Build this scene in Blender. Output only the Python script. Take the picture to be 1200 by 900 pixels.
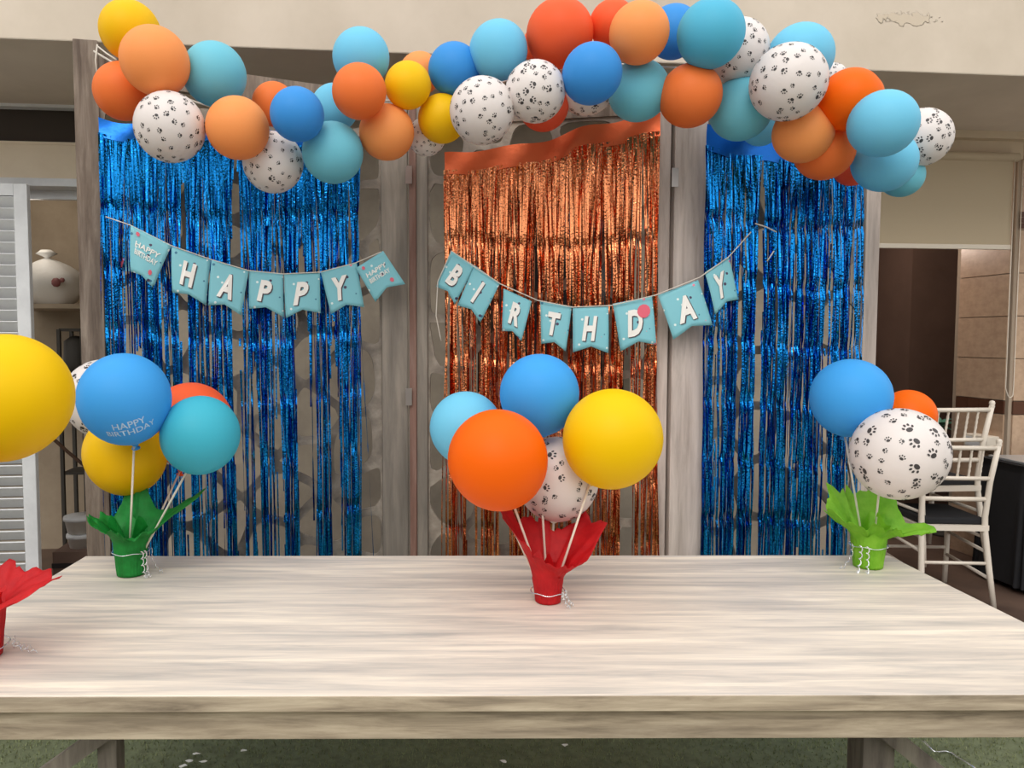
import bpy, math, random
from mathutils import Vector, Matrix, noise
for _o in list(bpy.data.objects): bpy.data.objects.remove(_o)
SC = bpy.context.scene
COL = SC.collection
R = math.radians

# ------------------------------------------------------------------ camera, sky, exposure
F, PPX, PITCH, HC = 900.0, 532.0, R(3.37), 1.50
cd = bpy.data.cameras.new('camera'); cam = bpy.data.objects.new('camera', cd); COL.objects.link(cam)
cd.sensor_width = 36.0; cd.lens = F / 1200 * 36; cd.shift_x = (600 - PPX) / 1200
cam.location = (0, 0, HC); cam.rotation_euler = (math.pi / 2 - PITCH, 0, 0)
cd.clip_start = 0.05; cd.clip_end = 500
SC.camera = cam

w = bpy.data.worlds.new('overcast_sky'); SC.world = w; w.use_nodes = True
nt = w.node_tree; nt.nodes.clear()
tc = nt.nodes.new('ShaderNodeTexCoord'); sp = nt.nodes.new('ShaderNodeSeparateXYZ')
rp = nt.nodes.new('ShaderNodeValToRGB'); bg = nt.nodes.new('ShaderNodeBackground'); wo = nt.nodes.new('ShaderNodeOutputWorld')
nt.links.new(tc.outputs['Generated'], sp.inputs[0]); nt.links.new(sp.outputs['Z'], rp.inputs[0])
nt.links.new(rp.outputs[0], bg.inputs[0]); nt.links.new(bg.outputs[0], wo.inputs[0])
e = rp.color_ramp.elements
e[0].position = 0.0; e[0].color = (0.96, 0.96, 0.95, 1)
e[1].position = 1.0; e[1].color = (1.0, 0.99, 0.98, 1)
bg.inputs[1].default_value = 1.15
sd = bpy.data.lights.new('veiled_sun', 'SUN'); sd.energy = 1.0; sd.angle = R(35); sd.color = (1.0, 0.94, 0.88)
sun = bpy.data.objects.new('veiled_sun', sd); COL.objects.link(sun)
sun.rotation_euler = (R(48), 0, R(-14)); sun.location = (0, -6, 8)

SC.view_settings.view_transform = 'Standard'
SC.view_settings.look = 'None'
SC.view_settings.gamma = 1.0
SC.view_settings.use_curve_mapping = False
SC.view_settings.exposure = 0.32

# ------------------------------------------------------------------ helpers
def ray(px, py):
    return Vector((px - PPX, F * math.cos(PITCH) + (450 - py) * math.sin(PITCH),
                   -F * math.sin(PITCH) + (450 - py) * math.cos(PITCH)))
def at(px, py, Y):
    d = ray(px, py); k = Y / d.y
    return Vector((d.x * k, Y, HC + d.z * k))
def on_z(px, py, z):
    d = ray(px, py); k = (z - HC) / d.z
    return Vector((d.x * k, d.y * k, z))
WLOC = {}
def srgb(r, g, b):
    f = lambda c: (c / 255 / 12.92) if c / 255 <= 0.04045 else ((c / 255 + 0.055) / 1.055) ** 2.4
    return (f(r), f(g), f(b), 1)

class MB:
    def __init__(s): s.v = []; s.f = []; s.m = []; s.sm = []
    def add(s, vs, fs, m=0, smooth=False):
        b = len(s.v); s.v += [Vector(p) for p in vs]
        for f in fs:
            s.f.append([b + i for i in f]); s.m.append(m); s.sm.append(smooth)
        return s
    def box(s, x0, x1, y0, y1, z0, z1, m=0, T=None):
        p = [Vector((x, y, z)) for z in (z0, z1) for y in (y0, y1) for x in (x0, x1)]
        if T: p = [T(q) for q in p]
        return s.add(p, [(0, 2, 3, 1), (4, 5, 7, 6), (0, 1, 5, 4), (2, 6, 7, 3), (0, 4, 6, 2), (1, 3, 7, 5)], m)
    def beam(s, a, b, wx, wy, up=(0, 0, 1), m=0):
        a = Vector(a); b = Vector(b); d = (b - a).normalized(); u = Vector(up)
        if abs(d.dot(u)) > .98: u = Vector((0, 1, 0))
        x = d.cross(u).normalized(); y = x.cross(d).normalized()
        p = [c + x * i * wx / 2 + y * j * wy / 2 for c in (a, b) for i, j in ((-1, -1), (1, -1), (1, 1), (-1, 1))]
        return s.add(p, [(3, 2, 1, 0), (4, 5, 6, 7), (0, 1, 5, 4), (1, 2, 6, 5), (2, 3, 7, 6), (3, 0, 4, 7)], m)
    def tube(s, pts, r, n=8, m=0, cap=True):
        pts = [Vector(p) for p in pts]; rs = r if isinstance(r, (list, tuple)) else [r] * len(pts)
        vs = []; prev = None
        for i, p in enumerate(pts):
            d = (pts[min(i + 1, len(pts) - 1)] - pts[max(i - 1, 0)])
            d = d.normalized() if d.length > 1e-9 else Vector((0, 0, 1))
            if prev is None:
                u = Vector((0, 0, 1)) if abs(d.z) < .9 else Vector((1, 0, 0)); x = d.cross(u).normalized()
            else:
                x = (prev - d * prev.dot(d)).normalized()
            prev = x; y = d.cross(x)
            for k in range(n):
                a = 2 * math.pi * k / n; vs.append(p + (x * math.cos(a) + y * math.sin(a)) * rs[i])
        fs = [(i * n + k, i * n + (k + 1) % n, (i + 1) * n + (k + 1) % n, (i + 1) * n + k) for i in range(len(pts) - 1) for k in range(n)]
        if cap: fs += [tuple(reversed(range(n))), tuple(range((len(pts) - 1) * n, len(pts) * n))]
        return s.add(vs, fs, m, True)
    def lathe(s, c, prof, n=20, m=0, axis=None, smooth=True):
        c = Vector(c); q = Vector((0, 0, 1)).rotation_difference(Vector(axis)) if axis is not None else None
        vs = []
        for r_, z in prof:
            for k in range(n):
                a = 2 * math.pi * k / n; p = Vector((r_ * math.cos(a), r_ * math.sin(a), z))
                vs.append(c + (q @ p if q else p))
        fs = [(i * n + k, i * n + (k + 1) % n, (i + 1) * n + (k + 1) % n, (i + 1) * n + k) for i in range(len(prof) - 1) for k in range(n)]
        return s.add(vs, fs, m, smooth)
    def ribbon(s, pts, w, nrm=(0, -1, 0), m=0):
        vs = []
        for i, p in enumerate(pts):
            d = (Vector(pts[min(i + 1, len(pts) - 1)]) - Vector(pts[max(i - 1, 0)])).normalized()
            x = d.cross(Vector(nrm)); x = x.normalized() if x.length > 1e-6 else Vector((1, 0, 0))
            vs += [Vector(p) - x * w / 2, Vector(p) + x * w / 2]
        return s.add(vs, [(2 * i, 2 * i + 1, 2 * i + 3, 2 * i + 2) for i in range(len(pts) - 1)], m, True)
    def mesh(s, name, mats, off=Vector((0, 0, 0))):
        me = bpy.data.meshes.new(name); me.from_pydata([p - off for p in s.v], [], s.f)
        for m in (mats if isinstance(mats, (list, tuple)) else [mats]): me.materials.append(m)
        me.polygons.foreach_set('material_index', s.m); me.polygons.foreach_set('use_smooth', s.sm); me.update()
        return me
    def build(s, name, mats, parent=None, loc=None, kind=None, label=None, bevel=0):
        off = Vector(loc) if loc is not None else Vector((0, 0, 0))
        base = WLOC[parent.name] if parent else Vector((0, 0, 0))
        if loc is None: off = base.copy()
        o = bpy.data.objects.new(name, s.mesh(name, mats, off)); COL.objects.link(o)
        if parent: o.parent = parent
        o.location = off - base; WLOC[o.name] = off
        if kind: o['kind'] = kind
        if label: o['label'] = label
        if bevel:
            b = o.modifiers.new('bevel', 'BEVEL'); b.width = bevel; b.segments = 2; b.limit_method = 'ANGLE'
        return o
def tag(o, label, cat, group=None, kind=None):
    o['label'] = label; o['category'] = cat
    if group: o['group'] = group
    if kind: o['kind'] = kind
    return o
def thing(name, loc, label, cat, group=None):
    o = bpy.data.objects.new(name, None); COL.objects.link(o); o.location = loc; o.empty_display_size = .1
    WLOC[o.name] = Vector(loc); return tag(o, label, cat, group)
def struct(name, mb, mats, loc=(0, 0, 0)):
    return mb.build(name, mats, loc=loc, kind='structure')

# ------------------------------------------------------------------ materials
def mat(name, col, rough=.5, metal=0, spec=.5, bump=0, bscale=40, var=0, vscale=5, stretch=(1, 1, 1), transl=0, col2=None, sheen=0):
    m = bpy.data.materials.new(name); m.use_nodes = True; t = m.node_tree; N = t.nodes; L = t.links
    b = N['Principled BSDF']; out = N['Material Output']
    b.inputs['Base Color'].default_value = col; b.inputs['Roughness'].default_value = rough
    b.inputs['Metallic'].default_value = metal; b.inputs['Specular IOR Level'].default_value = spec
    if sheen: b.inputs['Sheen Weight'].default_value = sheen
    tcn = N.new('ShaderNodeTexCoord'); mp = N.new('ShaderNodeMapping'); mp.inputs['Scale'].default_value = stretch
    L.new(tcn.outputs['Object'], mp.inputs[0])
    if var or col2:
        n = N.new('ShaderNodeTexNoise'); n.inputs['Scale'].default_value = vscale; n.inputs['Detail'].default_value = 6; n.inputs['Roughness'].default_value = .62
        r = N.new('ShaderNodeValToRGB'); L.new(mp.outputs[0], n.inputs[0]); L.new(n.outputs[0], r.inputs[0])
        c2 = col2 if col2 else tuple(c * (1 - var) for c in col[:3]) + (1,)
        r.color_ramp.elements[0].position = .35; r.color_ramp.elements[1].position = .65
        r.color_ramp.elements[0].color = c2; r.color_ramp.elements[1].color = col
        L.new(r.outputs[0], b.inputs['Base Color'])
    if bump:
        n2 = N.new('ShaderNodeTexNoise'); n2.inputs['Scale'].default_value = bscale; n2.inputs['Detail'].default_value = 4
        L.new(mp.outputs[0], n2.inputs[0]); bp = N.new('ShaderNodeBump'); bp.inputs['Strength'].default_value = bump; bp.inputs['Distance'].default_value = .01
        L.new(n2.outputs[0], bp.inputs['Height']); L.new(bp.outputs[0], b.inputs['Normal'])
    if transl:
        tr = N.new('ShaderNodeBsdfTranslucent'); tr.inputs[0].default_value = col; mx = N.new('ShaderNodeMixShader'); mx.inputs[0].default_value = transl
        L.new(b.outputs[0], mx.inputs[1]); L.new(tr.outputs[0], mx.inputs[2]); L.new(mx.outputs[0], out.inputs[0])
    return m
def wood(name, c1, c2, c3, stretch, scale=6, rough=.75, spec=.25, bump=.25, dark=.62):
    m = bpy.data.materials.new(name); m.use_nodes = True; t = m.node_tree; N = t.nodes; L = t.links; b = N['Principled BSDF']
    b.inputs['Roughness'].default_value = rough; b.inputs['Specular IOR Level'].default_value = spec
    tcn = N.new('ShaderNodeTexCoord'); mp = N.new('ShaderNodeMapping'); mp.inputs['Scale'].default_value = stretch; L.new(tcn.outputs['Object'], mp.inputs[0])
    n = N.new('ShaderNodeTexNoise'); n.inputs['Scale'].default_value = scale; n.inputs['Detail'].default_value = 9; n.inputs['Roughness'].default_value = .65; n.inputs['Distortion'].default_value = .4
    L.new(mp.outputs[0], n.inputs[0]); r = N.new('ShaderNodeValToRGB'); L.new(n.outputs[0], r.inputs[0])
    E = r.color_ramp.elements; E[0].position = .3; E[0].color = c1; E[1].position = .68; E[1].color = c3
    x = E.new(.5); x.color = c2
    n2 = N.new('ShaderNodeTexNoise'); n2.inputs['Scale'].default_value = scale * .28; n2.inputs['Detail'].default_value = 5; L.new(mp.outputs[0], n2.inputs[0])
    mx = N.new('ShaderNodeMix'); mx.data_type = 'RGBA'; mx.blend_type = 'MULTIPLY'; mx.inputs[0].default_value = .75
    r2 = N.new('ShaderNodeValToRGB'); r2.color_ramp.elements[0].position = .36; r2.color_ramp.elements[0].color = (dark, dark, dark * 1.02, 1); r2.color_ramp.elements[1].position = .56
    L.new(n2.outputs[0], r2.inputs[0]); L.new(r.outputs[0], mx.inputs[6]); L.new(r2.outputs[0], mx.inputs[7]); L.new(mx.outputs[2], b.inputs['Base Color'])
    bp = N.new('ShaderNodeBump'); bp.inputs['Strength'].default_value = bump; bp.inputs['Distance'].default_value = .004; L.new(n.outputs[0], bp.inputs['Height']); L.new(bp.outputs[0], b.inputs['Normal'])
    return m
def foil(name, c, c2):
    m = bpy.data.materials.new(name); m.use_nodes = True; t = m.node_tree; N = t.nodes; L = t.links; b = N['Principled BSDF']
    b.inputs['Metallic'].default_value = 1; b.inputs['Roughness'].default_value = .13
    tcn = N.new('ShaderNodeTexCoord'); mp = N.new('ShaderNodeMapping'); mp.inputs['Scale'].default_value = (90, 90, 3); L.new(tcn.outputs['Object'], mp.inputs[0])
    n = N.new('ShaderNodeTexNoise'); n.inputs['Scale'].default_value = 1.6; n.inputs['Detail'].default_value = 2; L.new(mp.outputs[0], n.inputs[0])
    mx = N.new('ShaderNodeMix'); mx.data_type = 'RGBA'; mx.inputs[6].default_value = c2; mx.inputs[7].default_value = c  # c2 streaks the colour darker, imitating dark reflections between strands
    L.new(n.outputs[0], mx.inputs[0]); L.new(mx.outputs[2], b.inputs['Base Color'])
    n3 = N.new('ShaderNodeTexNoise'); n3.inputs['Scale'].default_value = 130; n3.inputs['Detail'].default_value = 1; L.new(tcn.outputs['Object'], n3.inputs[0])
    bp = N.new('ShaderNodeBump'); bp.inputs['Strength'].default_value = .4; bp.inputs['Distance'].default_value = .004; L.new(n3.outputs[0], bp.inputs['Height']); L.new(bp.outputs[0], b.inputs['Normal'])
    return m

M = {}
bal = lambda n, r, g, b_: M.__setitem__(n, mat('latex_' + n, srgb(r, g, b_), rough=.5, spec=.2, transl=.2))
bal('orange_light', 255, 166, 96); bal('orange_deep', 248, 130, 64); bal('orange_bright', 255, 112, 8); bal('coral', 240, 96, 66)
bal('orange_red', 250, 104, 58); bal('yellow', 250, 202, 18); bal('yellow_table', 250, 208, 4); bal('sky', 124, 210, 242); bal('teal', 122, 206, 226); bal('blue', 66, 156, 232)
bal('blue_table', 72, 172, 244); bal('turquoise', 72, 190, 214); bal('cyan_top', 92, 192, 224)
M['white'] = mat('latex_white', srgb(236, 228, 224), rough=.4, spec=.35, transl=.14)
M['paw'] = mat('paw_ink', srgb(62, 58, 58), rough=.5)
M['print'] = mat('white_print', srgb(176, 214, 244), rough=.6)
M['foil_blue'] = foil('blue_foil', (.02, .42, 1.0, 1), (.002, .07, .34, 1))
M['foil_orange'] = foil('rose_orange_foil', (1.0, .44, .20, 1), (.62, .11, .03, 1))
M['foil_orange_film'] = mat('orange_film', (.66, .13, .045, 1), rough=.4, metal=.7, bump=.3, bscale=14)
M['foil_blue_film'] = mat('blue_film', (.01, .16, .62, 1), rough=.35, metal=.7, bump=.3, bscale=14)
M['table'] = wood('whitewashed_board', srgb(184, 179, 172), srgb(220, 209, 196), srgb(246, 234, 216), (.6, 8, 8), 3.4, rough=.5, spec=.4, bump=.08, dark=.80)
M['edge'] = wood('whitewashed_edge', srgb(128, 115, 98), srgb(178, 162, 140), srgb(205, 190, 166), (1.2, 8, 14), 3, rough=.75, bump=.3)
M['leg'] = wood('worn_leg', srgb(112, 102, 96), srgb(150, 140, 130), srgb(176, 166, 152), (6, 6, 1), 3)
M['post'] = wood('weathered_post', srgb(92, 78, 68), srgb(128, 114, 102), srgb(160, 146, 132), (9, 9, .9), 3)
M['post_pale'] = wood('pale_post', srgb(172, 158, 148), srgb(206, 192, 182), srgb(226, 212, 202), (9, 9, .8), 3)
M['post_red'] = wood('reddish_post', srgb(112, 82, 72), srgb(140, 108, 96), srgb(158, 130, 118), (9, 9, .8), 3)
M['post_grey'] = wood('grey_post', srgb(112, 106, 98), srgb(140, 132, 122), srgb(164, 154, 142), (7, 7, .6), 2.4)
M['lattice'] = wood('grey_fretwork', srgb(118, 110, 102), srgb(150, 140, 128), srgb(180, 170, 156), (3, 3, 1), 3)
M['fascia'] = mat('cream_render', srgb(212, 199, 182), rough=.9, bump=.08, bscale=20, col2=srgb(196, 183, 165), vscale=1.4)
M['soffit'] = mat('grey_soffit', srgb(218, 206, 192), rough=.9, col2=srgb(204, 192, 178), vscale=1.5)
M['cream2'] = mat('beige_lintel', srgb(214, 198, 174), rough=.9, col2=srgb(200, 184, 160), vscale=2)
M['cream'] = mat('beige_wall', srgb(238, 224, 200), rough=.9, col2=srgb(226, 210, 186), vscale=2, bump=.05)
M['wallmid'] = mat('grey_beige_wall', srgb(176, 164, 146), rough=.9, col2=srgb(150, 140, 126), vscale=3)
M['white_paint'] = mat('white_gloss_paint', srgb(226, 228, 230), rough=.4, col2=srgb(212, 214, 216), vscale=8)
M['chair'] = mat('white_chair_paint', srgb(226, 216, 202), rough=.45)
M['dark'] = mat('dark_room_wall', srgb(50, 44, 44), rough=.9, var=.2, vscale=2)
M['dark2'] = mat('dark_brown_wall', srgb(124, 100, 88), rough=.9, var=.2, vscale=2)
M['room'] = mat('store_room_wall', srgb(176, 160, 138), rough=.9, col2=srgb(150, 134, 114), vscale=2)
M['upper'] = mat('grey_upper_wall', srgb(186, 174, 160), rough=.9)
M['slot'] = mat('slot_shade', srgb(70, 62, 56), rough=.9)
M['black'] = mat('black_cloth', srgb(26, 26, 30), rough=.85, var=.3, vscale=12)
M['tile'] = mat('beige_tile', srgb(196, 168, 142), rough=.35, col2=srgb(176, 148, 124), vscale=6)
M['tile_dark'] = mat('brown_tile', srgb(96, 62, 46), rough=.35, var=.3, vscale=20)
M['grout'] = mat('grout', srgb(168, 152, 134), rough=.9)
M['blind'] = mat('roller_cloth', srgb(188, 172, 146), rough=.95, bump=.1, bscale=300)
M['blindbar'] = mat('blind_bar', srgb(222, 212, 196), rough=.5)
M['floor'] = mat('brown_floor', srgb(104, 84, 72), rough=.45, col2=srgb(78, 62, 54), vscale=3)
M['reflect_dark'] = mat('dark_reflection_wall', srgb(82, 76, 64), rough=.95, var=.4, vscale=1.2)  # dark tone for the added walls the foil reflects
M['court'] = mat('concrete_court', srgb(196, 188, 176), rough=.9, var=.2, vscale=1)  # unseen ground, kept pale to bounce fill light under the porch
M['turfbase'] = mat('turf_backing', srgb(108, 116, 86), rough=.95, var=.35, vscale=30)
M['blade'] = mat('turf_blade', srgb(140, 148, 104), rough=.7, var=.4, vscale=9)
M['aqua'] = mat('aqua_card', srgb(128, 196, 208), rough=.6)
M['cardwhite'] = mat('white_card_ink', srgb(240, 238, 232), rough=.6)
M['carddark'] = mat('dark_card_ink', srgb(74, 66, 74), rough=.6)
M['pinkink'] = mat('pink_ink', srgb(222, 96, 116), rough=.6)
M['string'] = mat('white_string', srgb(214, 206, 194), rough=.7)
M['silver'] = mat('silver_ribbon', (.85, .88, .9, 1), rough=.18, metal=.85)
M['metal'] = mat('hinge_metal', (.35, .32, .30, 1), rough=.35, metal=1)
M['stick'] = mat('white_plastic_stick', srgb(236, 226, 210), rough=.3)
def tissue(n, c, c2): M[n] = mat(n, c, rough=.6, col2=c2, vscale=22, bump=.25, bscale=60, transl=.35)
tissue('tissue_red', srgb(222, 30, 36), srgb(196, 16, 28)); tissue('tissue_green', srgb(34, 164, 68), srgb(20, 132, 48)); tissue('tissue_lime', srgb(158, 218, 62), srgb(124, 196, 36))
M['cello'] = mat('clear_film', srgb(190, 220, 214), rough=.12)
M['cello'].node_tree.nodes['Principled BSDF'].inputs['Transmission Weight'].default_value = .85
M['cello'].node_tree.nodes['Principled BSDF'].inputs['IOR'].default_value = 1.1
M['bag'] = mat('white_plastic_bag', srgb(214, 210, 202), rough=.5, bump=.4, bscale=18)
M['leafteal'] = mat('pale_teal_leaf', srgb(112, 176, 152), rough=.6)
M['rack'] = mat('dark_grey_metal', srgb(70, 66, 60), rough=.6)
M['brownpipe'] = mat('brown_hose', srgb(92, 66, 48), rough=.6)

# confetti print on the pennant card
def confetti(m):
    t = m.node_tree; N = t.nodes; L = t.links; b = N['Principled BSDF']
    tcn = [n for n in N if n.type == 'TEX_COORD'][0]
    def dots(scale, thr, seed):
        mp = N.new('ShaderNodeMapping'); mp.inputs['Location'].default_value = (seed, 0, seed * 1.7); mp.inputs['Scale'].default_value = (1, .02, 1); L.new(tcn.outputs['Object'], mp.inputs[0])
        v = N.new('ShaderNodeTexVoronoi'); v.inputs['Scale'].default_value = scale; L.new(mp.outputs[0], v.inputs[0])
        q = N.new('ShaderNodeMath'); q.operation = 'LESS_THAN'; q.inputs[1].default_value = thr; L.new(v.outputs['Distance'], q.inputs[0]); return q
    prev = None; base = srgb(128, 196, 208)
    for sc_, th, sd_, c in ((26, .15, .3, srgb(232, 130, 150)), (30, .14, 2.1, srgb(226, 240, 238)), (24, .13, 5.7, srgb(60, 120, 150)), (20, .12, 9.1, srgb(70, 62, 90))):
        mx = N.new('ShaderNodeMix'); mx.data_type = 'RGBA'; mx.inputs[6].default_value = base; mx.inputs[7].default_value = c
        if prev: L.new(prev.outputs[2], mx.inputs[6])
        L.new(dots(sc_, th, sd_).outputs[0], mx.inputs[0]); prev = mx
    L.new(prev.outputs[2], b.inputs['Base Color'])
confetti(M['aqua'])
# flaking paint patch on the beam: own-shaped wear, placed in object space
def flaking(m, c):
    t = m.node_tree; N = t.nodes; L = t.links; b = N['Principled BSDF']
    tcn = [n for n in N if n.type == 'TEX_COORD'][0]
    mp = N.new('ShaderNodeMapping'); mp.inputs['Location'].default_value = (-c[0] / .36, 0, -c[2] / .07); mp.inputs['Scale'].default_value = (1 / .36, .02, 1 / .07); L.new(tcn.outputs['Object'], mp.inputs[0])
    g = N.new('ShaderNodeTexGradient'); g.gradient_type = 'SPHERICAL'; L.new(mp.outputs[0], g.inputs[0])
    n = N.new('ShaderNodeTexNoise'); n.inputs['Scale'].default_value = 26; n.inputs['Detail'].default_value = 5; L.new(tcn.outputs['Object'], n.inputs[0])
    a = N.new('ShaderNodeMath'); a.operation = 'MULTIPLY'; L.new(g.outputs[0], a.inputs[0]); L.new(n.outputs[0], a.inputs[1])
    r = N.new('ShaderNodeValToRGB'); r.color_ramp.elements[0].position = .27; r.color_ramp.elements[1].position = .31; L.new(a.outputs[0], r.inputs[0])
    old = b.inputs['Base Color'].links[0].from_socket
    mx = N.new('ShaderNodeMix'); mx.data_type = 'RGBA'; L.new(r.outputs[0], mx.inputs[0]); L.new(old, mx.inputs[6]); mx.inputs[7].default_value = srgb(200, 186, 166); L.new(mx.outputs[2], b.inputs['Base Color'])
    bp = N.new('ShaderNodeBump'); bp.inputs['Strength'].default_value = .8; bp.inputs['Distance'].default_value = .01; L.new(r.outputs[0], bp.inputs['Height']); L.new(bp.outputs[0], b.inputs['Normal'])

# ------------------------------------------------------------------ setting: the building behind (turned by about 6 degrees)
BK, WC = .10, 4.60            # facade plane: y = WC + BK * x
CS, SN = 1 / math.hypot(1, BK), BK / math.hypot(1, BK)
def BT(p): return Vector((p[0] * CS - p[1] * SN, WC + p[0] * SN + p[1] * CS, p[2]))
def room_fill(name, p, power, col):
    ld = bpy.data.lights.new(name, 'POINT'); ld.energy = power; ld.color = col; ld.shadow_soft_size = .12
    o = bpy.data.objects.new(name, ld); COL.objects.link(o); o.location = p
def bat(px, py, n=0.0):       # pixel -> local (u, z) on the plane n
    d = ray(px, py); nx, ny = -SN, CS
    k = (n + ny * WC) / (d.x * nx + d.y * ny); p = d * k
    return (p.x * CS + (p.y - WC) * SN, HC + p.z)
NB = -1.0                      # beam face
ZB = bat(300, 55, NB)[1]; ZT = 4.2
mb = MB().box(-6, 7, NB, NB + .22, ZB + .0, ZT, T=BT)
fascia = struct('trim_1', mb, M['fascia'])
pc = BT((bat(1065, 22, NB)[0], NB, bat(1065, 22, NB)[1])); flaking(M['fascia'], pc)
struct('ceiling', MB().box(-6, 7, NB + .002, 2.6, ZB - .003, ZB + .2, T=BT), M['soffit'])
U0 = bat(100, 300)[0]; UL = bat(98, 300)[0]; U1 = bat(1022, 300)[0]; U2 = bat(1191, 300)[0]
z1 = bat(50, 122)[1]; z2 = bat(50, 128)[1]; z3 = bat(50, 168)[1]; z4 = bat(50, 210)[1]; z5 = bat(50, 219)[1]
zr = bat(1100, 152)[1]; zr2 = bat(1100, 184)[1]
room_fill('dining_room_fill', BT((U1 + .5, 1.1, 2.3)), 20, (1, .84, .74)); room_fill('store_room_fill', BT((U0 - .6, .6, 2.25)), 2.6, (1, .92, .82))  # unseen fill lights added to brighten the two dim interiors
print('heights', ZB, z1, z2, z3, z4, zr, zr2, U0, U1, U2)
# left: trim, high slot with its shade painted on a dark panel, lintel, white door head
struct('trim_2', MB().box(-6, U0 + .1, -.04, .02, z2, z1, T=BT), M['white_paint'])
mb = MB().box(-6, U0 + .1, .0, .2, z4 + .0, z3, T=BT)
struct('wall_left', mb, M['cream'])
struct('trim_3', MB().box(-6, U0 + .1, -.006, .05, z3 - .008, z3 + .008, T=BT), M['cream'])
struct('slot_shade_panel', MB().box(-6, U0 + .1, .05, .09, z3 + .009, z1 + .05, T=BT), M['slot'])
mb = MB().box(-6, U0 + .1, -.03, .1, z5, z4, T=BT); mb.box(-6, U0 + .1, .1, .14, z5 - .05, z5, T=BT)
struct('door_frame_left', mb, M['white_paint'])
# middle wall behind the curtains with one window opening, upper right lintel
UA, UB = bat(560, 300)[0], bat(740, 300)[0]
mb = MB().box(U0 - .0, UA, 0, .2, 0, ZB + .02, T=BT).box(UB, U1, 0, .2, 0, ZB + .02, T=BT).box(UA, UB, 0, .2, 0, 1.0, T=BT).box(UA, UB, 0, .2, 2.3, ZB + .02, T=BT)
struct('wall_back', mb, M['wallmid'])
mb = MB().box(UA, UB, .12, .15, 1.0, 2.3, T=BT)
struct('window_1', mb, mat('dark_window_glass', srgb(40, 38, 36), rough=.1))
mb = MB().box(U1, U2 + .02, 0, .2, zr2, zr, T=BT); mb.box(U1, U2 + 3, -.06, .0, zr - .06, zr, T=BT)
struct('wall_right', mb, M['cream2'])
mb = MB().box(U1, 7, .0, .2, zr, ZB + .02, T=BT)
struct('wall_right_upper', mb, M['upper'])
# tiled pier at the far right
struct('pier_wall', MB().box(U2, 7, .012, .3, 0, zr, T=BT).box(U2 + .0, U2 + .3, .3, .5, 0, zr, T=BT), M['grout'])
pier = bpy.data.objects['pier_wall']
tz = [bat(1195, y)[1] for y in (470, 418, 370, 320)]
th = (tz[3] - tz[0]) / 3
tp = None
def tile_me():
    mb = MB().box(-.5, .5, -.5, .5, -.5, .5); me = mb.mesh('tile', M['tile']); return me
TM = tile_me(); TD = MB().box(-.5, .5, -.5, .5, -.5, .5).mesh('tile_dark', M['tile_dark'])
def put_tile(me, c, size, rot, name='tile'):
    o = bpy.data.objects.new(name, me); COL.objects.link(o); o.parent = pier; o.location = c; o.scale = size; o.rotation_euler = (0, 0, rot)
BA = math.atan(BK)
z_band0, z_band1 = bat(1195, 486)[1], bat(1195, 470)[1]
rows = []
z = z_band1
while z < zr - .05: rows.append((z, min(z + th, zr - .06))); z += th
z = z_band0
while z > .05: rows.append((max(z - th, 0), z)); z -= th
for za, zb in rows:
    if zb - za < .03: continue
    for k in range(4):
        u = U2 + .02 + k * th * 1.15; put_tile(TM, BT((u + th * 1.15 / 2, .006, (za + zb) / 2)), (th * 1.15 - .006, .012, zb - za - .006), BA)
    put_tile(TM, BT((U2 - .003, .25, (za + zb) / 2)), (.012, .42, zb - za - .006), BA)   # reveal side
for k in range(8):
    u = U2 + .02 + k * .1; put_tile(TD, BT((u + .05, .005, (z_band0 + z_band1) / 2)), (.095, .014, z_band1 - z_band0 - .006), BA)
for k in range(4):
    put_tile(TD, BT((U2 - .004, .09 + k * .105, (z_band0 + z_band1) / 2)), (.014, .1, z_band1 - z_band0 - .006), BA)
zm0, zm1 = bat(1195, 268)[1], bat(1195, 248)[1]
for k in range(6):
    for j in range(3):
        h = (zm1 - zm0) / 3
        put_tile(TD, BT((U2 + .035 + k * .045, -.003, zm0 + h * (j + .5))), (.04, .012, h - .004), BA)
# interior of the right-hand room
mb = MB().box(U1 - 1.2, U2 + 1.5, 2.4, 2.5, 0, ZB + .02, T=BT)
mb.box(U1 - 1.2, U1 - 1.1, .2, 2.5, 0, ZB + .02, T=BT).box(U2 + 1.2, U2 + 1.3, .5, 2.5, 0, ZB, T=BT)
struct('wall_inner_right', mb, M['dark'])  # near-black wall colour stands in for the darkness of a doorway
a0, a1 = bat(1065, 300, 1.9)[0], bat(1118, 300, 1.9)[0]
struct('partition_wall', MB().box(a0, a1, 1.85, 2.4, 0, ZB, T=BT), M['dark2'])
# interior of the left-hand store room
nL = 1.1
mb = MB().box(-6, U0 + 1.2, nL, nL + .1, 0, ZB, T=BT); mb.box(U0 + .3, U0 + .4, .2, nL, 0, ZB, T=BT)
struct('wall_inner_left', mb, M['room'])
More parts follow.
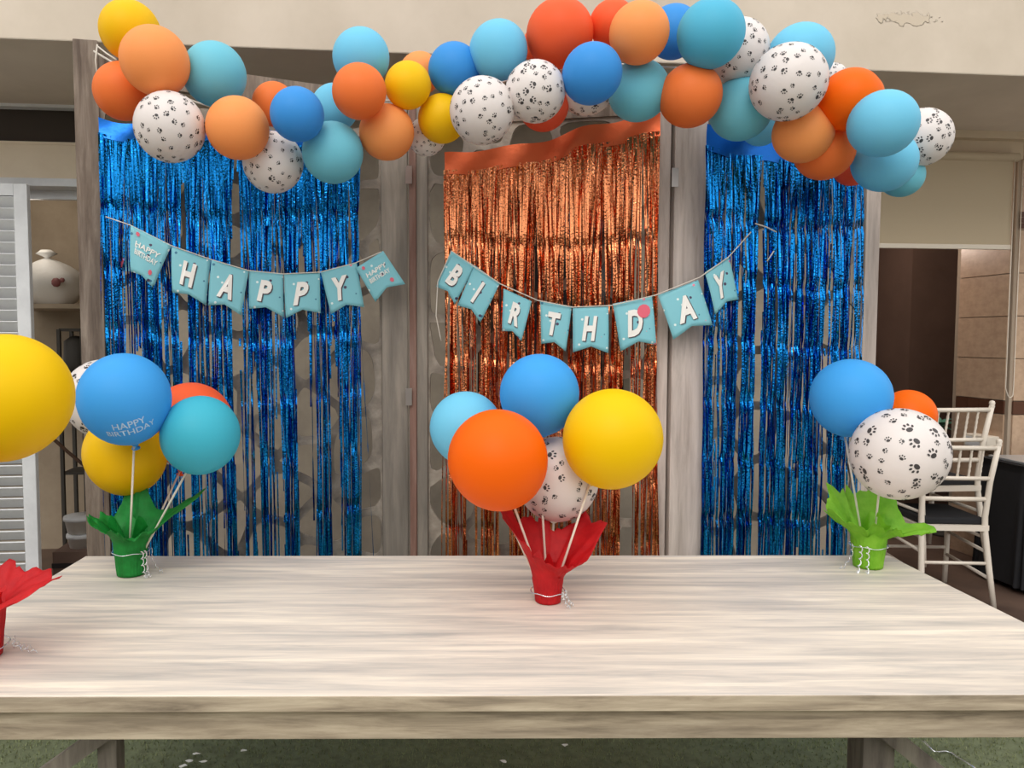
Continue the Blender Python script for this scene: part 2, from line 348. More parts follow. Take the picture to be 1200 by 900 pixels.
# floor, turf
struct('floor', MB().box(-8, 9, 3.35, 9.5, -.06, 0), M['floor'])
struct('wall_reflect_front', MB().box(-7.2, 8.2, -6.2, -6, 0, 2.3), M['reflect_dark'])  # these three unseen walls are added to give the foil dark reflections
struct('wall_reflect_left', MB().box(-7.2, -7, -6, 3.0, 0, 3.4), M['reflect_dark'])
struct('wall_reflect_right', MB().box(8, 8.2, -6, 3.0, 0, 3.4), M['reflect_dark'])
struct('ground', MB().box(-14, 14, -12, 3.35, -.08, -.012), M['court'])
turf = thing('turf_mat', (0, 1.6, -.012), 'green artificial grass mat under the white wooden table', 'mat')
MB().box(-3.4, 3.6, -.6, 3.33, -.012, 0).build('mat_backing', M['turfbase'], turf)
rnd = random.Random(5); mb = MB(); vs = []; fs = []
for i in range(30000):
    x = rnd.uniform(-2.2, 2.6); y = rnd.uniform(2.0, 3.3); a = rnd.uniform(0, 6.28); h = rnd.uniform(.006, .016); wv = .0022
    dx, dy = math.cos(a) * wv, math.sin(a) * wv; b = len(vs)
    vs += [(x - dx, y - dy, 0), (x + dx, y + dy, 0), (x + rnd.uniform(-.006, .006), y + rnd.uniform(-.006, .006), h)]; fs.append((b, b + 1, b + 2))
mb.add(vs, fs); mb.build('blade', M['blade'], turf, kind='stuff')

# ------------------------------------------------------------------ roller blind
bu0, bu1 = bat(1026, 250, -.05)[0], bat(1190, 250, -.05)[0]; bz0 = bat(1100, 286, -.05)[1]; bz1 = bat(1100, 186, -.05)[1]
c = BT(((bu0 + bu1) / 2, -.05, bz1))
bl = thing('roller_blind', c, 'beige roller blind half lowered over the right-hand opening', 'blind')
MB().box(bu0, bu1 - .03, -.052, -.049, bz0, bz1, T=BT).build('blind_cloth', M['blind'], bl)
MB().box(bu0, bu1 - .03, -.062, -.040, bz0 - .03, bz0, T=BT).build('bottom_bar', M['blindbar'], bl, bevel=.004)
mb = MB(); pa, pb = BT((bu0, -.05, bz1 + .02)), BT((bu1, -.05, bz1 + .02)); mb.tube([pa, pb], .028, 12); mb.build('roller_tube', M['blind'], bl)
mb = MB(); cx = bu1 + .0; zl = bat(1185, 466, -.07)[1]
pts = [BT((cx - .035, -.07, bz1))] + [BT((cx - .035 + .0, -.07, zl + .06))] + [BT((cx - .0 - .02 * math.cos(t * math.pi / 6) - .0, -.07, zl + .03 - .03 * math.sin(t * math.pi / 6))) for t in range(1, 6)] + [BT((cx + .02, -.07, zl + .06)), BT((cx + .02, -.07, bz1))]
mb.tube(pts, .0028, 6); mb.build('bead_chain', M['blindbar'], bl)

# ------------------------------------------------------------------ louvred shutter door (left)
SY = -.35
s0, s1 = bat(-75, 400, SY)[0], bat(37, 400, SY)[0]; sz1 = bat(20, 215, SY)[1]; sz0 = .02
sl = (bat(21, 400, SY)[0]); slL = s0 + (s1 - sl); ztop = bat(10, 229, SY)[1]
sh = thing('shutter_door', BT(((s0 + s1) / 2, SY, 0)), 'white louvred shutter door standing open at the left edge', 'door')
MB().box(sl, s1, SY, SY + .04, sz0, sz1, T=BT).build('stile', M['white_paint'], sh, bevel=.003)
MB().box(s0, slL, SY, SY + .04, sz0, sz1, T=BT).build('stile', M['white_paint'], sh, bevel=.003)
MB().box(slL, sl, SY, SY + .04, ztop, sz1, T=BT).build('rail', M['white_paint'], sh)
MB().box(slL, sl, SY, SY + .04, sz0, sz0 + .12, T=BT).build('rail', M['white_paint'], sh)
pitch = (bat(10, 230, SY)[1] - bat(10, 380, SY)[1]) / 11.3
z = ztop - pitch * .55; slat_me = None
while z > sz0 + .14:
    if slat_me is None:
        c0 = Vector(((slL + sl) / 2, SY + .02, z)); mb = MB()
        T = lambda p: Matrix.Rotation(BA, 3, 'Z') @ (Matrix.Rotation(R(38), 3, 'X') @ Vector(p))
        mb.box(-(sl - slL) / 2, (sl - slL) / 2, -.004, .004, -pitch * .56, pitch * .56, T=T); slat_me = mb.mesh('slat', M['white_paint'])
    o = bpy.data.objects.new('slat', slat_me); COL.objects.link(o); o.parent = sh; o.location = BT(((slL + sl) / 2, SY + .02, z)) - WLOC[sh.name]
    z -= pitch
MB().box(slL, sl, SY + .043, SY + .047, sz0, sz1, T=BT).build('back_panel', M['wallmid'], sh)

# things in the store room
def blat(px, py, n): u, z = bat(px, py, n); return BT((u, n, z))
zs = bat(70, 357, .7)[1]
shelf = thing('wall_shelf', blat(70, 357, .8), 'narrow shelf in the dim store room behind the shutter door', 'shelf')
MB().box(bat(10, 357, .7)[0], U0 + .29, .55, nL, zs - .03, zs, T=BT).build('shelf_board', M['room'], shelf)
bu = bat(60, 350, .75)[0]; bc = BT((bu, .75, zs))
mb = MB(); prof = []; n = 28; vs = []
for i in range(15):
    t = i / 14
    for k in range(n):
        a = 2 * math.pi * k / n; rr = (.19 * (math.sin(math.pi * min(1, t * 1.05 + .12)) ** .6) if t < .9 else .19 * .38 * (1 - (t - .9) * 6)) * (1 + .16 * noise.noise(Vector((math.cos(a) * 1.5, math.sin(a) * 1.5, t * 3))))
        rr = max(rr, .01); vs.append(bc + Vector((rr * 1.15 * math.cos(a) + .05 * (t - .5) * -1, rr * .7 * math.sin(a), t * .36)))
fs = [(i * n + k, i * n + (k + 1) % n, (i + 1) * n + (k + 1) % n, (i + 1) * n + k) for i in range(14) for k in range(n)] + [tuple(range(14 * n, 15 * n))]
mb.add(vs, fs, 0, True)
pb_ = mb.build('plastic_bag', M['bag'], loc=bc); tag(pb_, 'bulging white plastic bag on the store room shelf', 'bag')
mb = MB(); pp = blat(66, 331, .58); mb.lathe(pp + Vector((0, -.0, 0)), [(0, 0), (.03, 0), (.03, .006), (0, .006)], 9, axis=(0, -1, 0)); mb.lathe(pp + Vector((.04, 0, .015)), [(0, 0), (.016, 0), (.016, .006), (0, .006)], 7, axis=(0, -1, 0))
mb.build('printed_mark', mat('dull_red_ink', srgb(128, 70, 66), rough=.6), pb_)
# rack with dark things, pipe
rk = thing('metal_rack', BT((bat(86, 420, .5)[0], .5, 0)), 'dark metal rack frame standing inside the store room', 'rack')
ru0, ru1 = bat(72, 420, .45)[0], bat(99, 420, .45)[0]; rz = bat(80, 386, .45)[1]
for u in (ru0, ru1):
    for nn in (.42, .62): MB().beam(BT((u, nn, 0)), BT((u, nn, rz)), .02, .02).build('upright', M['rack'], rk)
for zz in (rz, rz - .28, rz - .9, .12): MB().box(ru0, ru1, .42, .62, zz - .012, zz + .006, T=BT).build('shelf_board', M['rack'], rk)
jb = MB(); jc = BT((bat(88, 420, .5)[0], .52, rz - .274)); jb.lathe(jc, [(0, 0), (.07, 0), (.075, .05), (.07, .2), (.03, .23), (0, .235)], 16)
tag(jb.build('dark_jug', M['rack'], loc=jc), 'dark rounded jug on the upper level of the metal rack', 'jug')
hb = MB(); hp = [blat(40, 492, .3), blat(60, 512, .3), blat(80, 530, .3), blat(98, 545, .3), blat(104, 556, .3)]
hb.tube(hp, .011, 8); tag(hb.build('brown_pole', M['brownpipe'], loc=hp[0]), 'thin brown pole leaning across the store room doorway', 'pole')
# buckets
bcz = bat(96, 640, .25)[1]; bk0 = bat(96, 640, .25)[0]
stool = thing('low_crate', BT((bk0, .25, 0)), 'low brown crate holding the white tubs', 'crate')
MB().box(bk0 - .12, bk0 + .12, .12, .38, 0, bcz, T=BT).build('crate_body', M['dark2'], stool)
MB().box(bk0 - .125, bk0 + .125, .115, .385, bcz * .6, bcz * .72, T=BT).build('crate_rim', M['dark'], stool)
zc = bcz
for i, lab in enumerate(('lower white plastic tub in the stack by the left post', 'upper white plastic tub with a lid in the stack by the left post')):
    c = BT((bk0, .25, zc)); mb = MB(); r0 = .078 + .012 * i; h = .075 + .02 * i
    mb.lathe(c, [(0, 0), (r0 * .86, 0), (r0, h * .8), (r0 * 1.05, h * .8), (r0 * 1.05, h * .95), (r0 * .9, h), (0, h)], 24)
    t_ = mb.build('plastic_tub', M['cardwhite'], loc=c); tag(t_, lab, 'tub', 'white tubs in the store room')
    mb = MB(); mb.lathe(c + Vector((0, 0, h * .95)), [(0, .012), (r0 * 1.08, .012), (r0 * 1.1, 0), (r0 * 1.1, -.012), (r0 * 1.06, -.012)], 24); mb.build('lid', M['white_paint'], t_); zc += h + .014

# ------------------------------------------------------------------ folding wooden screen
def fp(px, Y): return at(px, 397, Y)
SP = [fp(95, 3.0), fp(479, 3.25), fp(784, 3.05), fp(1025, 3.18)]
SZ = at(110, 47, 3.0).z
print('screen top', SZ)
scr = thing('folding_screen', (SP[1].x, SP[1].y, 0), 'tall weathered grey wooden folding screen with fretwork panels behind the curtains', 'screen')
def clip(poly, p, nrm):
    out = []
    for i in range(len(poly)):
        a, b = poly[i], poly[(i + 1) % len(poly)]; da = (a[0] - p[0]) * nrm[0] + (a[1] - p[1]) * nrm[1]; db = (b[0] - p[0]) * nrm[0] + (b[1] - p[1]) * nrm[1]
        if da <= 0: out.append(a)
        if (da < 0 < db) or (db < 0 < da):
            t = da / (da - db); out.append((a[0] + (b[0] - a[0]) * t, a[1] + (b[1] - a[1]) * t))
    return out
def lattice(W, z0, z1, seed, cell=.17, gap=.017):
    """plate with irregular rounded stone-shaped holes, made as a filled 2D curve"""
    rg = random.Random(seed); pts = []
    nx = max(2, round(W / cell)); nz = round((z1 - z0) / (cell * 1.35))
    for i in range(-1, nx + 1):
        for j in range(-1, nz + 1):
            pts.append(((i + .5 + rg.uniform(-.34, .34)) * W / nx, z0 + (j + .5 + rg.uniform(-.36, .36) + (.5 if i % 2 else 0)) * (z1 - z0) / nz))
    cu = bpy.data.curves.new('lattice', 'CURVE'); cu.dimensions = '2D'; cu.fill_mode = 'BOTH'; cu.extrude = .006; cu.resolution_u = 4
    def spline(poly):
        s = cu.splines.new('POLY'); s.points.add(len(poly) - 1)
        for k, p in enumerate(poly): s.points[k].co = (p[0], p[1], 0, 1)
        s.use_cyclic_u = True
    spline([(0, z0), (W, z0), (W, z1), (0, z1)])
    for a in pts:
        poly = [(.012, z0 + .012), (W - .012, z0 + .012), (W - .012, z1 - .012), (.012, z1 - .012)]
        for b in pts:
            if b is a: continue
            dx, dz = b[0] - a[0], b[1] - a[1]; L_ = math.hypot(dx, dz)
            if L_ > .9: continue
            m_ = ((a[0] + b[0]) / 2 - dx / L_ * gap, (a[1] + b[1]) / 2 - dz / L_ * gap)
            poly = clip(poly, m_, (dx / L_, dz / L_))
            if len(poly) < 3: break
        if len(poly) < 3: continue
        A = abs(sum(poly[i][0] * poly[(i + 1) % len(poly)][1] - poly[(i + 1) % len(poly)][0] * poly[i][1] for i in range(len(poly)))) / 2
        if A < .002: continue
        for _ in range(2 if rg.random() < .6 else 1):   # corner cutting rounds the holes
            q = []
            for i in range(len(poly)):
                a_, b_ = poly[i], poly[(i + 1) % len(poly)]; q += [(a_[0] * .8 + b_[0] * .2, a_[1] * .8 + b_[1] * .2), (a_[0] * .2 + b_[0] * .8, a_[1] * .2 + b_[1] * .8)]
            poly = q
        spline(poly)
    ob = bpy.data.objects.new('tmp', cu); me = bpy.data.meshes.new_from_object(ob); bpy.data.objects.remove(ob)
    return me
posts = [(('post', .092, 'post'), ('post_grey', .115, 'post_grey')), (('post_red', .085, 'post_grey'), ('post_pale', .055, 'post_pale')), (('post_grey', .14, 'post_pale'), ('post_pale', .07, 'post_pale'))]
for i in range(3):
    A, B = SP[i].copy(), SP[i + 1].copy(); A.z = B.z = 0; d = (B - A); W = d.length; d.normalize(); nrm = Vector((-d.y, d.x, 0))
    T = lambda p, A=A, d=d, nrm=nrm: A + d * p[0] + nrm * p[1] + Vector((0, 0, p[2]))
    zt = (SZ, at(640, 112, 3.15).z, at(900, 128, 3.1).z)[i]; ztr = at(470, 112, 3.25).z if i == 0 else zt; ztl = at(120, 62, 3.0).z if i == 0 else zt
    wl, wr = posts[i][0][1], posts[i][1][1]
    mb = MB().box(.004, wl, -.02, .025, 0.0, zt, T=T); mb.build('stile', M[posts[i][0][2]], scr, bevel=.003)
    mb = MB().box(W - wr, W - .006, -.02, .025, 0.0, ztr, T=T); mb.build('stile', M[posts[i][1][2]], scr, bevel=.003)
    if i == 1:
        MB().box(.012, .040, -.034, -.02, 0, zt - .02, T=T).build('hinge_strip', M['post_red'], scr)
    MB().box(wl, W - wr, -.012, .018, .06, .2, T=T).build('rail', M['post'], scr)
    tz_ = lambda x: ztl + (ztr - ztl) * (x - wl) / (W - wr - wl)
    MB().box(wl, W - wr, -.012, .018, -.1, .0, T=lambda p: T((p[0], p[1], p[2] + tz_(p[0])))).build('rail', M['post'], scr)
    zt = min(ztl, ztr)
    me = lattice(W - wl - wr + .01, .2, zt - .1, 11 + i); me.materials.clear(); me.materials.append(M['lattice'])
    o = bpy.data.objects.new('fretwork_panel', me); COL.objects.link(o); o.parent = scr
    mm = Matrix(((d.x, 0, nrm.x, 0), (d.y, 0, nrm.y, 0), (0, 1, 0, 0), (0, 0, 0, 1)))
    o.matrix_local = Matrix.Translation(T((wl - .005, .003, 0)) - WLOC[scr.name]) @ mm
hz = [at(791, 208, 3.0), at(479, 465, 3.2), at(479, 205, 3.2)]
for h in hz:
    MB().box(h.x - .013, h.x + .013, h.y - .004, h.y, h.z - .036, h.z + .036).build('hinge', M['metal'], scr)

# ------------------------------------------------------------------ foil fringe curtains
def curtain(label, pxa, pxb, Ya, Yb, ya, yb, n, seed, mt, film, hh, wstrip=(.005, .009), gap=(), leftbias=None):
    rg = random.Random(seed)
    A, B = at(pxa, 397, Ya), at(pxb, 397, Yb); zA, zB = at(pxa, ya, Ya).z, at(pxb, yb, Yb).z
    A.z = B.z = 0; d = B - A; W = d.length; d.normalize(); nr = Vector((-d.y, d.x, 0))
    root = thing('foil_curtain', (A + B) / 2 + Vector((0, 0, (zA + zB) / 2)), label, 'curtain', 'foil fringe curtains on the folding screen')
    ztop = lambda u: zA + (zB - zA) * u / W + .012 * math.sin(u * 9 + seed) + .008 * math.sin(u * 23 + seed)
    mb = MB(); vs = []; K = 40
    for k in range(K + 1):
        u = W * k / K
        for j, q in enumerate((.0, .35, .7, 1.0)):
            p = A + d * u + nr * (.006 * math.sin(u * 31 + j)); p.z = ztop(u) - q * hh; vs.append(p)
    mb.add(vs, [(4 * k + j, 4 * k + 4 + j, 4 * k + 5 + j, 4 * k + 1 + j) for k in range(K) for j in range(3)], 0, True)
    mb.build('header_band', film, root)
    fr = MB(); folds = [zA - .35 - .235 * k for k in range(9)]
    ph = [rg.uniform(0, 6) for _ in range(4)]
    SEG = 64; V = []; Fc = []
    for i in range(n):
        u0 = W * (i + rg.uniform(-.4, .4)) / n; wd = rg.uniform(*wstrip); zt = ztop(min(max(u0, 0), W)) - hh * .8; zb = rg.uniform(.06, .42)
        th = rg.uniform(-.5, .5); fr1, fr2 = rg.uniform(.5, 3.2), rg.uniform(2, 6); p1, p2 = rg.uniform(0, 6.3), rg.uniform(0, 6.3)
        amp = rg.uniform(.5, 1.5); dr = rg.gauss(0, .012); dep = rg.uniform(-.022, .012); b = len(V); lean = rg.gauss(0, .02) if rg.random() < .12 else 0
        for s in range(SEG + 1):
            z = zt + (zb - zt) * s / SEG; h = (zt - z)
            hf = min(1, h / .5)
            u = u0 + hf * (.012 * math.sin(u0 * 47 + ph[0]) + .009 * math.sin(u0 * 90 + ph[1] + h) + dr * min(1, h / 1.2)) + lean * h
            t = th + hf * (amp * math.sin(fr1 * h + p1) + .35 * math.sin(fr2 * h * 2 + p2)); pd = dep * hf + .003 * math.sin(h * 14 + p2)
            for zf in folds:
                e_ = abs(z - zf - .02 * math.sin(u0 * 6 + zf)); 
                if e_ < .03: t += .5 * (1 - e_ / .03); pd += .006 * (1 - e_ / .03)
            c = A + d * u + nr * pd; w2 = d * math.cos(t) * wd / 2 + nr * math.sin(t) * wd / 2
            V.append(Vector((c.x - w2.x, c.y - w2.y, z))); V.append(Vector((c.x + w2.x, c.y + w2.y, z)))
            if s: q = b + 2 * s; Fc.append((q - 2, q - 1, q + 1, q))
    if gap:
        keep = []
        for f in Fc:
            p = V[f[0]]; uu = (p - A).dot(d) / W; ok = True
            for (g0, g1, zz, zw) in gap:
                cgc = g0; wv = g1 * (1 if p.z < zz else max(0, 1 - (p.z - zz) / zw)) 
                if abs(uu - cgc - .006 * math.sin(p.z * 3)) < wv: ok = False
            if ok: keep.append(f)
        Fc = keep
    fr.add(V, Fc, 0, False); fr.build('fringe', mt, root, kind='stuff')
    return root
curtain('blue metallic fringe curtain hanging on the left panel, behind HAPPY', 122, 424, 2.96, 3.14, 138, 160, 330, 3, M['foil_blue'], M['foil_blue_film'], .07,
        gap=((.30, .012, 1.8, .5), (.50, .016, 2.0, .4), (.57, .012, 1.2, .4), (.13, .010, 1.4, .3), (.76, .030, 1.5, .5), (.885, .02, 1.25, .4), (.42, .014, 1.0, .3), (.66, .012, 1.1, .3)))
curtain('copper orange metallic fringe curtain hanging on the middle panel', 521, 770, 3.14, 3.0, 184, 134, 270, 8, M['foil_orange'], M['foil_orange_film'], .09,
        gap=((.12, .02, .9, .3), (.45, .016, 1.2, .3), (.62, .014, 1.1, .3), (.86, .03, 1.15, .4), (.28, .014, 1.0, .3)))
curtain('blue metallic fringe curtain hanging on the right panel, behind letter Y', 824, 1005, 2.98, 3.08, 150, 168, 240, 21, M['foil_blue'], M['foil_blue_film'], .10,
        gap=((.345, .014, 2.0, .35), (.08, .016, 1.6, .5), (.60, .014, 1.0, .5), (.80, .014, 1.7, .4)))

# ------------------------------------------------------------------ balloons
def bal_surf(d):
    """unit balloon surface along direction d; the neck is at -Z"""
    z = d.z; r = 1.0
    if z < 0: r = 1.0 + .10 * (-z) ** 2.2
    if z < -.93: r += .10 * ((-z - .93) / .07) ** 2
    return d * r
def balloon_mb():
    mb = MB(); n, m = 40, 28; vs = []
    for i in range(m + 1):
        a = math.pi * (.0 + i / m); 
        for k in range(n):
            t = 2 * math.pi * k / n; a_ = min(max(a, .004), math.pi - .03)
            vs.append(bal_surf(Vector((math.sin(a_) * math.cos(t), math.sin(a_) * math.sin(t), math.cos(a_)))))
    mb.add(vs, [(i * n + k, (i + 1) * n + k, (i + 1) * n + (k + 1) % n, i * n + (k + 1) % n) for i in range(m) for k in range(n)], 0, True)
    return mb
def tangent(d, ang):
    x = d.cross(Vector((0, 0, 1)) if abs(d.z) < .9 else Vector((1, 0, 0))).normalized(); y = d.cross(x)
    return x * math.cos(ang) + y * math.sin(ang), -x * math.sin(ang) + y * math.cos(ang)
def add_paws(mb, seed, n=110):
    rg = random.Random(seed)
    for i in range(n):
        z = 1 - 2 * (i + .5) / n; t = i * 2.39996 + rg.uniform(-.25, .25); z = max(-.95, min(.97, z + rg.uniform(-.03, .03))); r = math.sqrt(1 - z * z)
        d = Vector((r * math.cos(t), r * math.sin(t), z)); x, y = tangent(d, rg.uniform(0, 6.28)); s = rg.choice((.056, .065, .075, .115, .085, .065)) 
        def blob(cx, cy, rx, ry, k=8, rot=0):
            vs = []
            for j in range(k):
                a = 2 * math.pi * j / k; ex, ey = rx * math.cos(a), ry * math.sin(a); ex, ey = ex * math.cos(rot) - ey * math.sin(rot), ex * math.sin(rot) + ey * math.cos(rot)
                q = (d + x * (cx + ex) * s + y * (cy + ey) * s).normalized(); vs.append(bal_surf(q) * 1.006)
            mb.add(vs, [tuple(range(k))], 1, True)
        blob(0, -.35, .62, .46, 10); 
        for cx, cy, rr in ((-.85, .18, .5), (-.33, .72, .12), (.33, .72, -.12), (.85, .18, -.5)): blob(cx, cy, .22, .32, 7, rr)
def text_mesh(s, shear=0.0, offset=0.0, align='CENTER', spacing=1.0):
    cu = bpy.data.curves.new('txt', 'FONT'); cu.body = s; cu.shear = shear; cu.offset = offset; cu.align_x = align; cu.space_line = spacing; cu.resolution_u = 3; cu.fill_mode = 'FRONT'
    ob = bpy.data.objects.new('tmp', cu); me = bpy.data.meshes.new_from_object(ob); bpy.data.objects.remove(ob)
    vs = [v.co.copy() for v in me.vertices]; fs = [tuple(p.vertices) for p in me.polygons]
    x0 = min(v.x for v in vs); x1 = max(v.x for v in vs); y0 = min(v.y for v in vs); y1 = max(v.y for v in vs)
    return [((v.x - x0) / (x1 - x0), (v.y - y0) / (y1 - y0)) for v in vs], fs, (x1 - x0) / (y1 - y0)

ME = {}
for k in list(M):
    if M[k].name.startswith('latex_') and k != 'white': ME[k] = balloon_mb().mesh('balloon', M[k])
PAWS = []
for s_ in range(4):
    mb = balloon_mb(); add_paws(mb, s_, 105); PAWS.append(mb.mesh('balloon', [M['white'], M['paw']]))
KN = {}
def knot_me(c):
    if c not in KN:
        mb = MB().lathe((0, 0, 0), [(0, .02), (.05, 0), (.085, -.03), (.075, -.06), (.035, -.075), (.04, -.1), (.1, -.145), (.095, -.155), (0, -.15)], 14); KN[c] = mb.mesh('knot', M[c])
    return KN[c]
def put_balloon(px, py, rpx, Y, col, label, neck, group, kk=0, spin=0.0, me=None, elong=1.0):
    c = at(px, py, Y); k_ = ray(px, py); r = rpx * Y / k_.y * .975
    nk = Vector(neck).normalized(); q = Vector((0, 0, -1)).rotation_difference(nk) @ Matrix.Rotation(spin, 3, 'Z').to_quaternion()
    m_ = me or (PAWS[kk % 4] if col == 'white' else ME[col])
    o = bpy.data.objects.new('balloon', m_); COL.objects.link(o); o.location = c; o.rotation_mode = 'QUATERNION'; o.rotation_quaternion = q; o.scale = (r, r, r * elong)
    WLOC[o.name] = c; tag(o, label, 'balloon', group)
    k = bpy.data.objects.new('knot', knot_me(col)); COL.objects.link(k); k.parent = o; k.location = (0, 0, -1.19)
    return o, c, r, nk
G = 'balloons of the garland'
YF, YM, YB = 2.56, 2.70, 2.84
O, D_, W_ = 'orange_light', 'orange_deep', 'white'
garland = [
 (152, 36, 35, YM, 'yellow', 'yellow balloon at the top left end of the garland', 1.08),
 (181, 71, 40, YF, O, 'light orange balloon overlapping the yellow one at the left end', 1),
 (144, 107, 34, YM, D_, 'orange balloon hanging over the top of the left wooden post', 1),
 (251, 87, 37.5, YM, 'teal', 'teal blue balloon right of the light orange one at the left end', 1),
 (199, 149, 41.5, YF - .02, W_, 'largest paw print balloon of the left end, above the first blue strands', 1),
 (278, 150, 37, YF, O, 'light orange balloon between the two left paw print balloons', 1),
 (321, 122, 26, YB, D_, 'orange balloon mostly hidden behind the small blue balloon, left side', 1),
 (348, 134, 32, YF - .04, 'blue', 'small bright blue balloon just above the second paw print balloon', 1.05),
 (320, 190, 36, YM, W_, 'lowest paw print balloon of the left half, hanging before blue foil', 1),
 (392, 126, 28, YB + .02, 'sky', 'pale blue balloon tucked behind small bright blue and orange balloons', 1),
 (390, 179, 36.5, YM - .04, 'teal', 'lowest light blue balloon of the left half, before blue foil', 1),
 (423, 67, 34, YM, 'sky', 'sky blue balloon standing up alone left of the middle yellow', 1),
 (421, 107, 32.5, YF, D_, 'deep orange balloon directly below the lone sky blue one', 1),
 (453, 155, 33, YM, 'orange_light', 'orange balloon hanging lowest above the grey plank between curtains', 1),
 (478, 100, 28, YM - .04, 'yellow', 'golden yellow balloon beside the deep orange one, middle left', 1.08),
 (492, 86, 25, YB, O, 'pale orange balloon just peeping out above the golden yellow balloon', 1),
 (500, 160, 23, YB, W_, 'paw print balloon mostly hidden behind the lower yellow balloon', 1),
 (518, 139, 29, YM + .04, 'yellow', 'darker yellow balloon squeezed beside a paw print balloon', 1),
 (532, 81, 31, YM + .02, 'blue', 'blue balloon above the left paw print balloon of the middle pair', 1),
 (584, 59, 35, YM - .02, 'sky', 'sky blue balloon standing above the middle pair of paw print balloons', 1.08),
 (565, 129, 39, YF, W_, 'paw print balloon above the left corner of the copper curtain', 1),
 (627, 107, 36, YF + .0, W_, 'paw print balloon right of the one over the copper corner', 1),
 (637, 124, 30, YB, 'coral', 'coral balloon showing only its lower rim below a paw print balloon', 1),
 (656, 39, 40, YM, 'orange_red', 'large red orange balloon at the top centre', 1),
 (636, 52, 24, YB, 'orange_red', 'red orange balloon peeping out left of the large top centre one', 1),
 (718, 28, 28, YM + .02, 'orange_red', 'red orange balloon behind the light orange one, top centre', 1),
 (749, 38, 35.5, YF, O, 'light orange balloon at the top, between large red orange and blue', 1.06),
 (687, 99, 36, YB, W_, 'paw print balloon hidden behind the round blue one at centre', 1),
 (694, 86, 35.5, YF - .04, 'blue', 'round blue balloon below the large red orange one at top centre', 1),
 (749, 106, 36, YM, 'teal', 'teal blue balloon hanging over the right end of the copper curtain', 1),
 (789, 37, 31, YB, 'blue', 'blue balloon half hidden left of the big turquoise top balloon', 1),
 (833, 39, 39.5, YF - .02, 'cyan_top', 'big turquoise blue balloon at the top right of centre', 1),
 (863, 59, 37.5, YM, W_, 'paw print balloon half hidden behind the big turquoise top balloon', 1),
 (809, 112, 37, YM - .06, D_, 'deep orange balloon hanging over the wide grey post by the hinge', 1.06),
 (868, 128, 37, YM + .02, 'teal', 'teal blue balloon hanging below left of the largest paw balloon', 1),
 (938, 66, 38, YM, 'sky', 'sky blue balloon rising behind the largest paw print balloon', 1),
 (924, 96, 44.5, YF - .04, W_, 'largest paw print balloon of the right half', 1),
 (974, 93, 19, YB + .04, W_, 'small sliver of a paw print balloon above the right deep orange', 1),
 (996, 116, 35.5, YF, 'orange_bright', 'bright orange balloon right of the largest paw print balloon', 1),
 (1008, 113, 26, YB, 'orange_deep', 'orange rim peeping out behind the bright orange balloon', 1),
 (941, 156, 35, YF + .08, O, 'light orange balloon directly under the largest paw print balloon', 1),
 (966, 176, 35, YM, D_, 'orange balloon hanging below and right of the lower light orange one', 1),
 (1035, 145, 39, YF - .10, 'sky', 'large light blue balloon near the right end of the garland', 1),
 (1037, 189, 36, YM, 'sky', 'light blue balloon hanging under the large light blue right one', 1),
 (1057, 206, 25, YB, 'teal', 'lowest teal balloon at the right end, behind light blue ones', 1),
 (1080, 161, 34, YB - .06, W_, 'paw print balloon at the far right end of the garland', 1),
 (999, 196, 22, YB + .02, 'coral', 'small red balloon wedged left of the right end blue balloons', 1),
 (892, 147, 24, YB + .04, 'sky', 'light blue balloon wedged between teal and lower light orange balloons', 1),
]
rg = random.Random(77); line = []
for i, (px, py, r_, Y, col, lab, el) in enumerate(garland):
    nk = (rg.uniform(-.35, .35), 1, rg.uniform(-.35, .35))
    put_balloon(px, py, r_, Y, col, lab, nk, G, kk=i, spin=rg.uniform(0, 6.28), elong=1.0)
gl = [(108, 62), (160, 90), (230, 120), (300, 140), (370, 140), (440, 118), (500, 118), (560, 105), (640, 80), (720, 75), (800, 80), (860, 100), (900, 125), (960, 150), (1020, 165), (1075, 175)]
mb = MB(); pts = [at(x, y, 2.93) for x, y in gl]; pts[0] = at(110, 60, 2.975); mb.tube(pts, .004, 6)
tag(mb.build('garland_line', M['string'], loc=pts[0]), 'thin pale line the garland balloons are tied to', 'line')

# ------------------------------------------------------------------ table
TZ = .76
bl_, br_ = on_z(102, 651, TZ), on_z(1043, 651, TZ); fl = on_z(532, 816, TZ)
TX0, TX1, TY0, TY1 = bl_.x, br_.x, fl.y, bl_.y
print('table', TX0, TX1, TY0, TY1)
TW = R(.25); tcx, tcy = (TX0 + TX1) / 2, (TY0 + TY1) / 2
def TT(p):
    x, y = p[0] - tcx, p[1] - tcy; return Vector((tcx + x * math.cos(TW) - y * math.sin(TW), tcy + x * math.sin(TW) + y * math.cos(TW), p[2]))
tb = thing('trestle_table', (tcx, tcy, 0), 'long whitewashed wooden table with trestle legs holding the balloon pots', 'table')
th_ = TZ - on_z(532, 832, 0).z if False else .031
MB().box(TX0, TX1, TY0 + .004, TY1, TZ - th_, TZ, T=TT).build('tabletop', M['table'], tb, bevel=.003)
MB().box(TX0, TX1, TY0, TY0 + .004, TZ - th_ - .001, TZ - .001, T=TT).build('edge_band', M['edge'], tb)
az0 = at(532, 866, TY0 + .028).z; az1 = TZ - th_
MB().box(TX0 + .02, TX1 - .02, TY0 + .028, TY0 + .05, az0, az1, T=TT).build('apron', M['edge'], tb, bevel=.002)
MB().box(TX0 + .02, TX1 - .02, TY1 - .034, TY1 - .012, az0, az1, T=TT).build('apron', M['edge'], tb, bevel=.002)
for x in (TX0 + .03, TX1 - .03): MB().box(x - .011, x + .011, TY0 + .034, TY1 - .034, az0, az1, T=TT).build('apron', M['edge'], tb, bevel=.002)
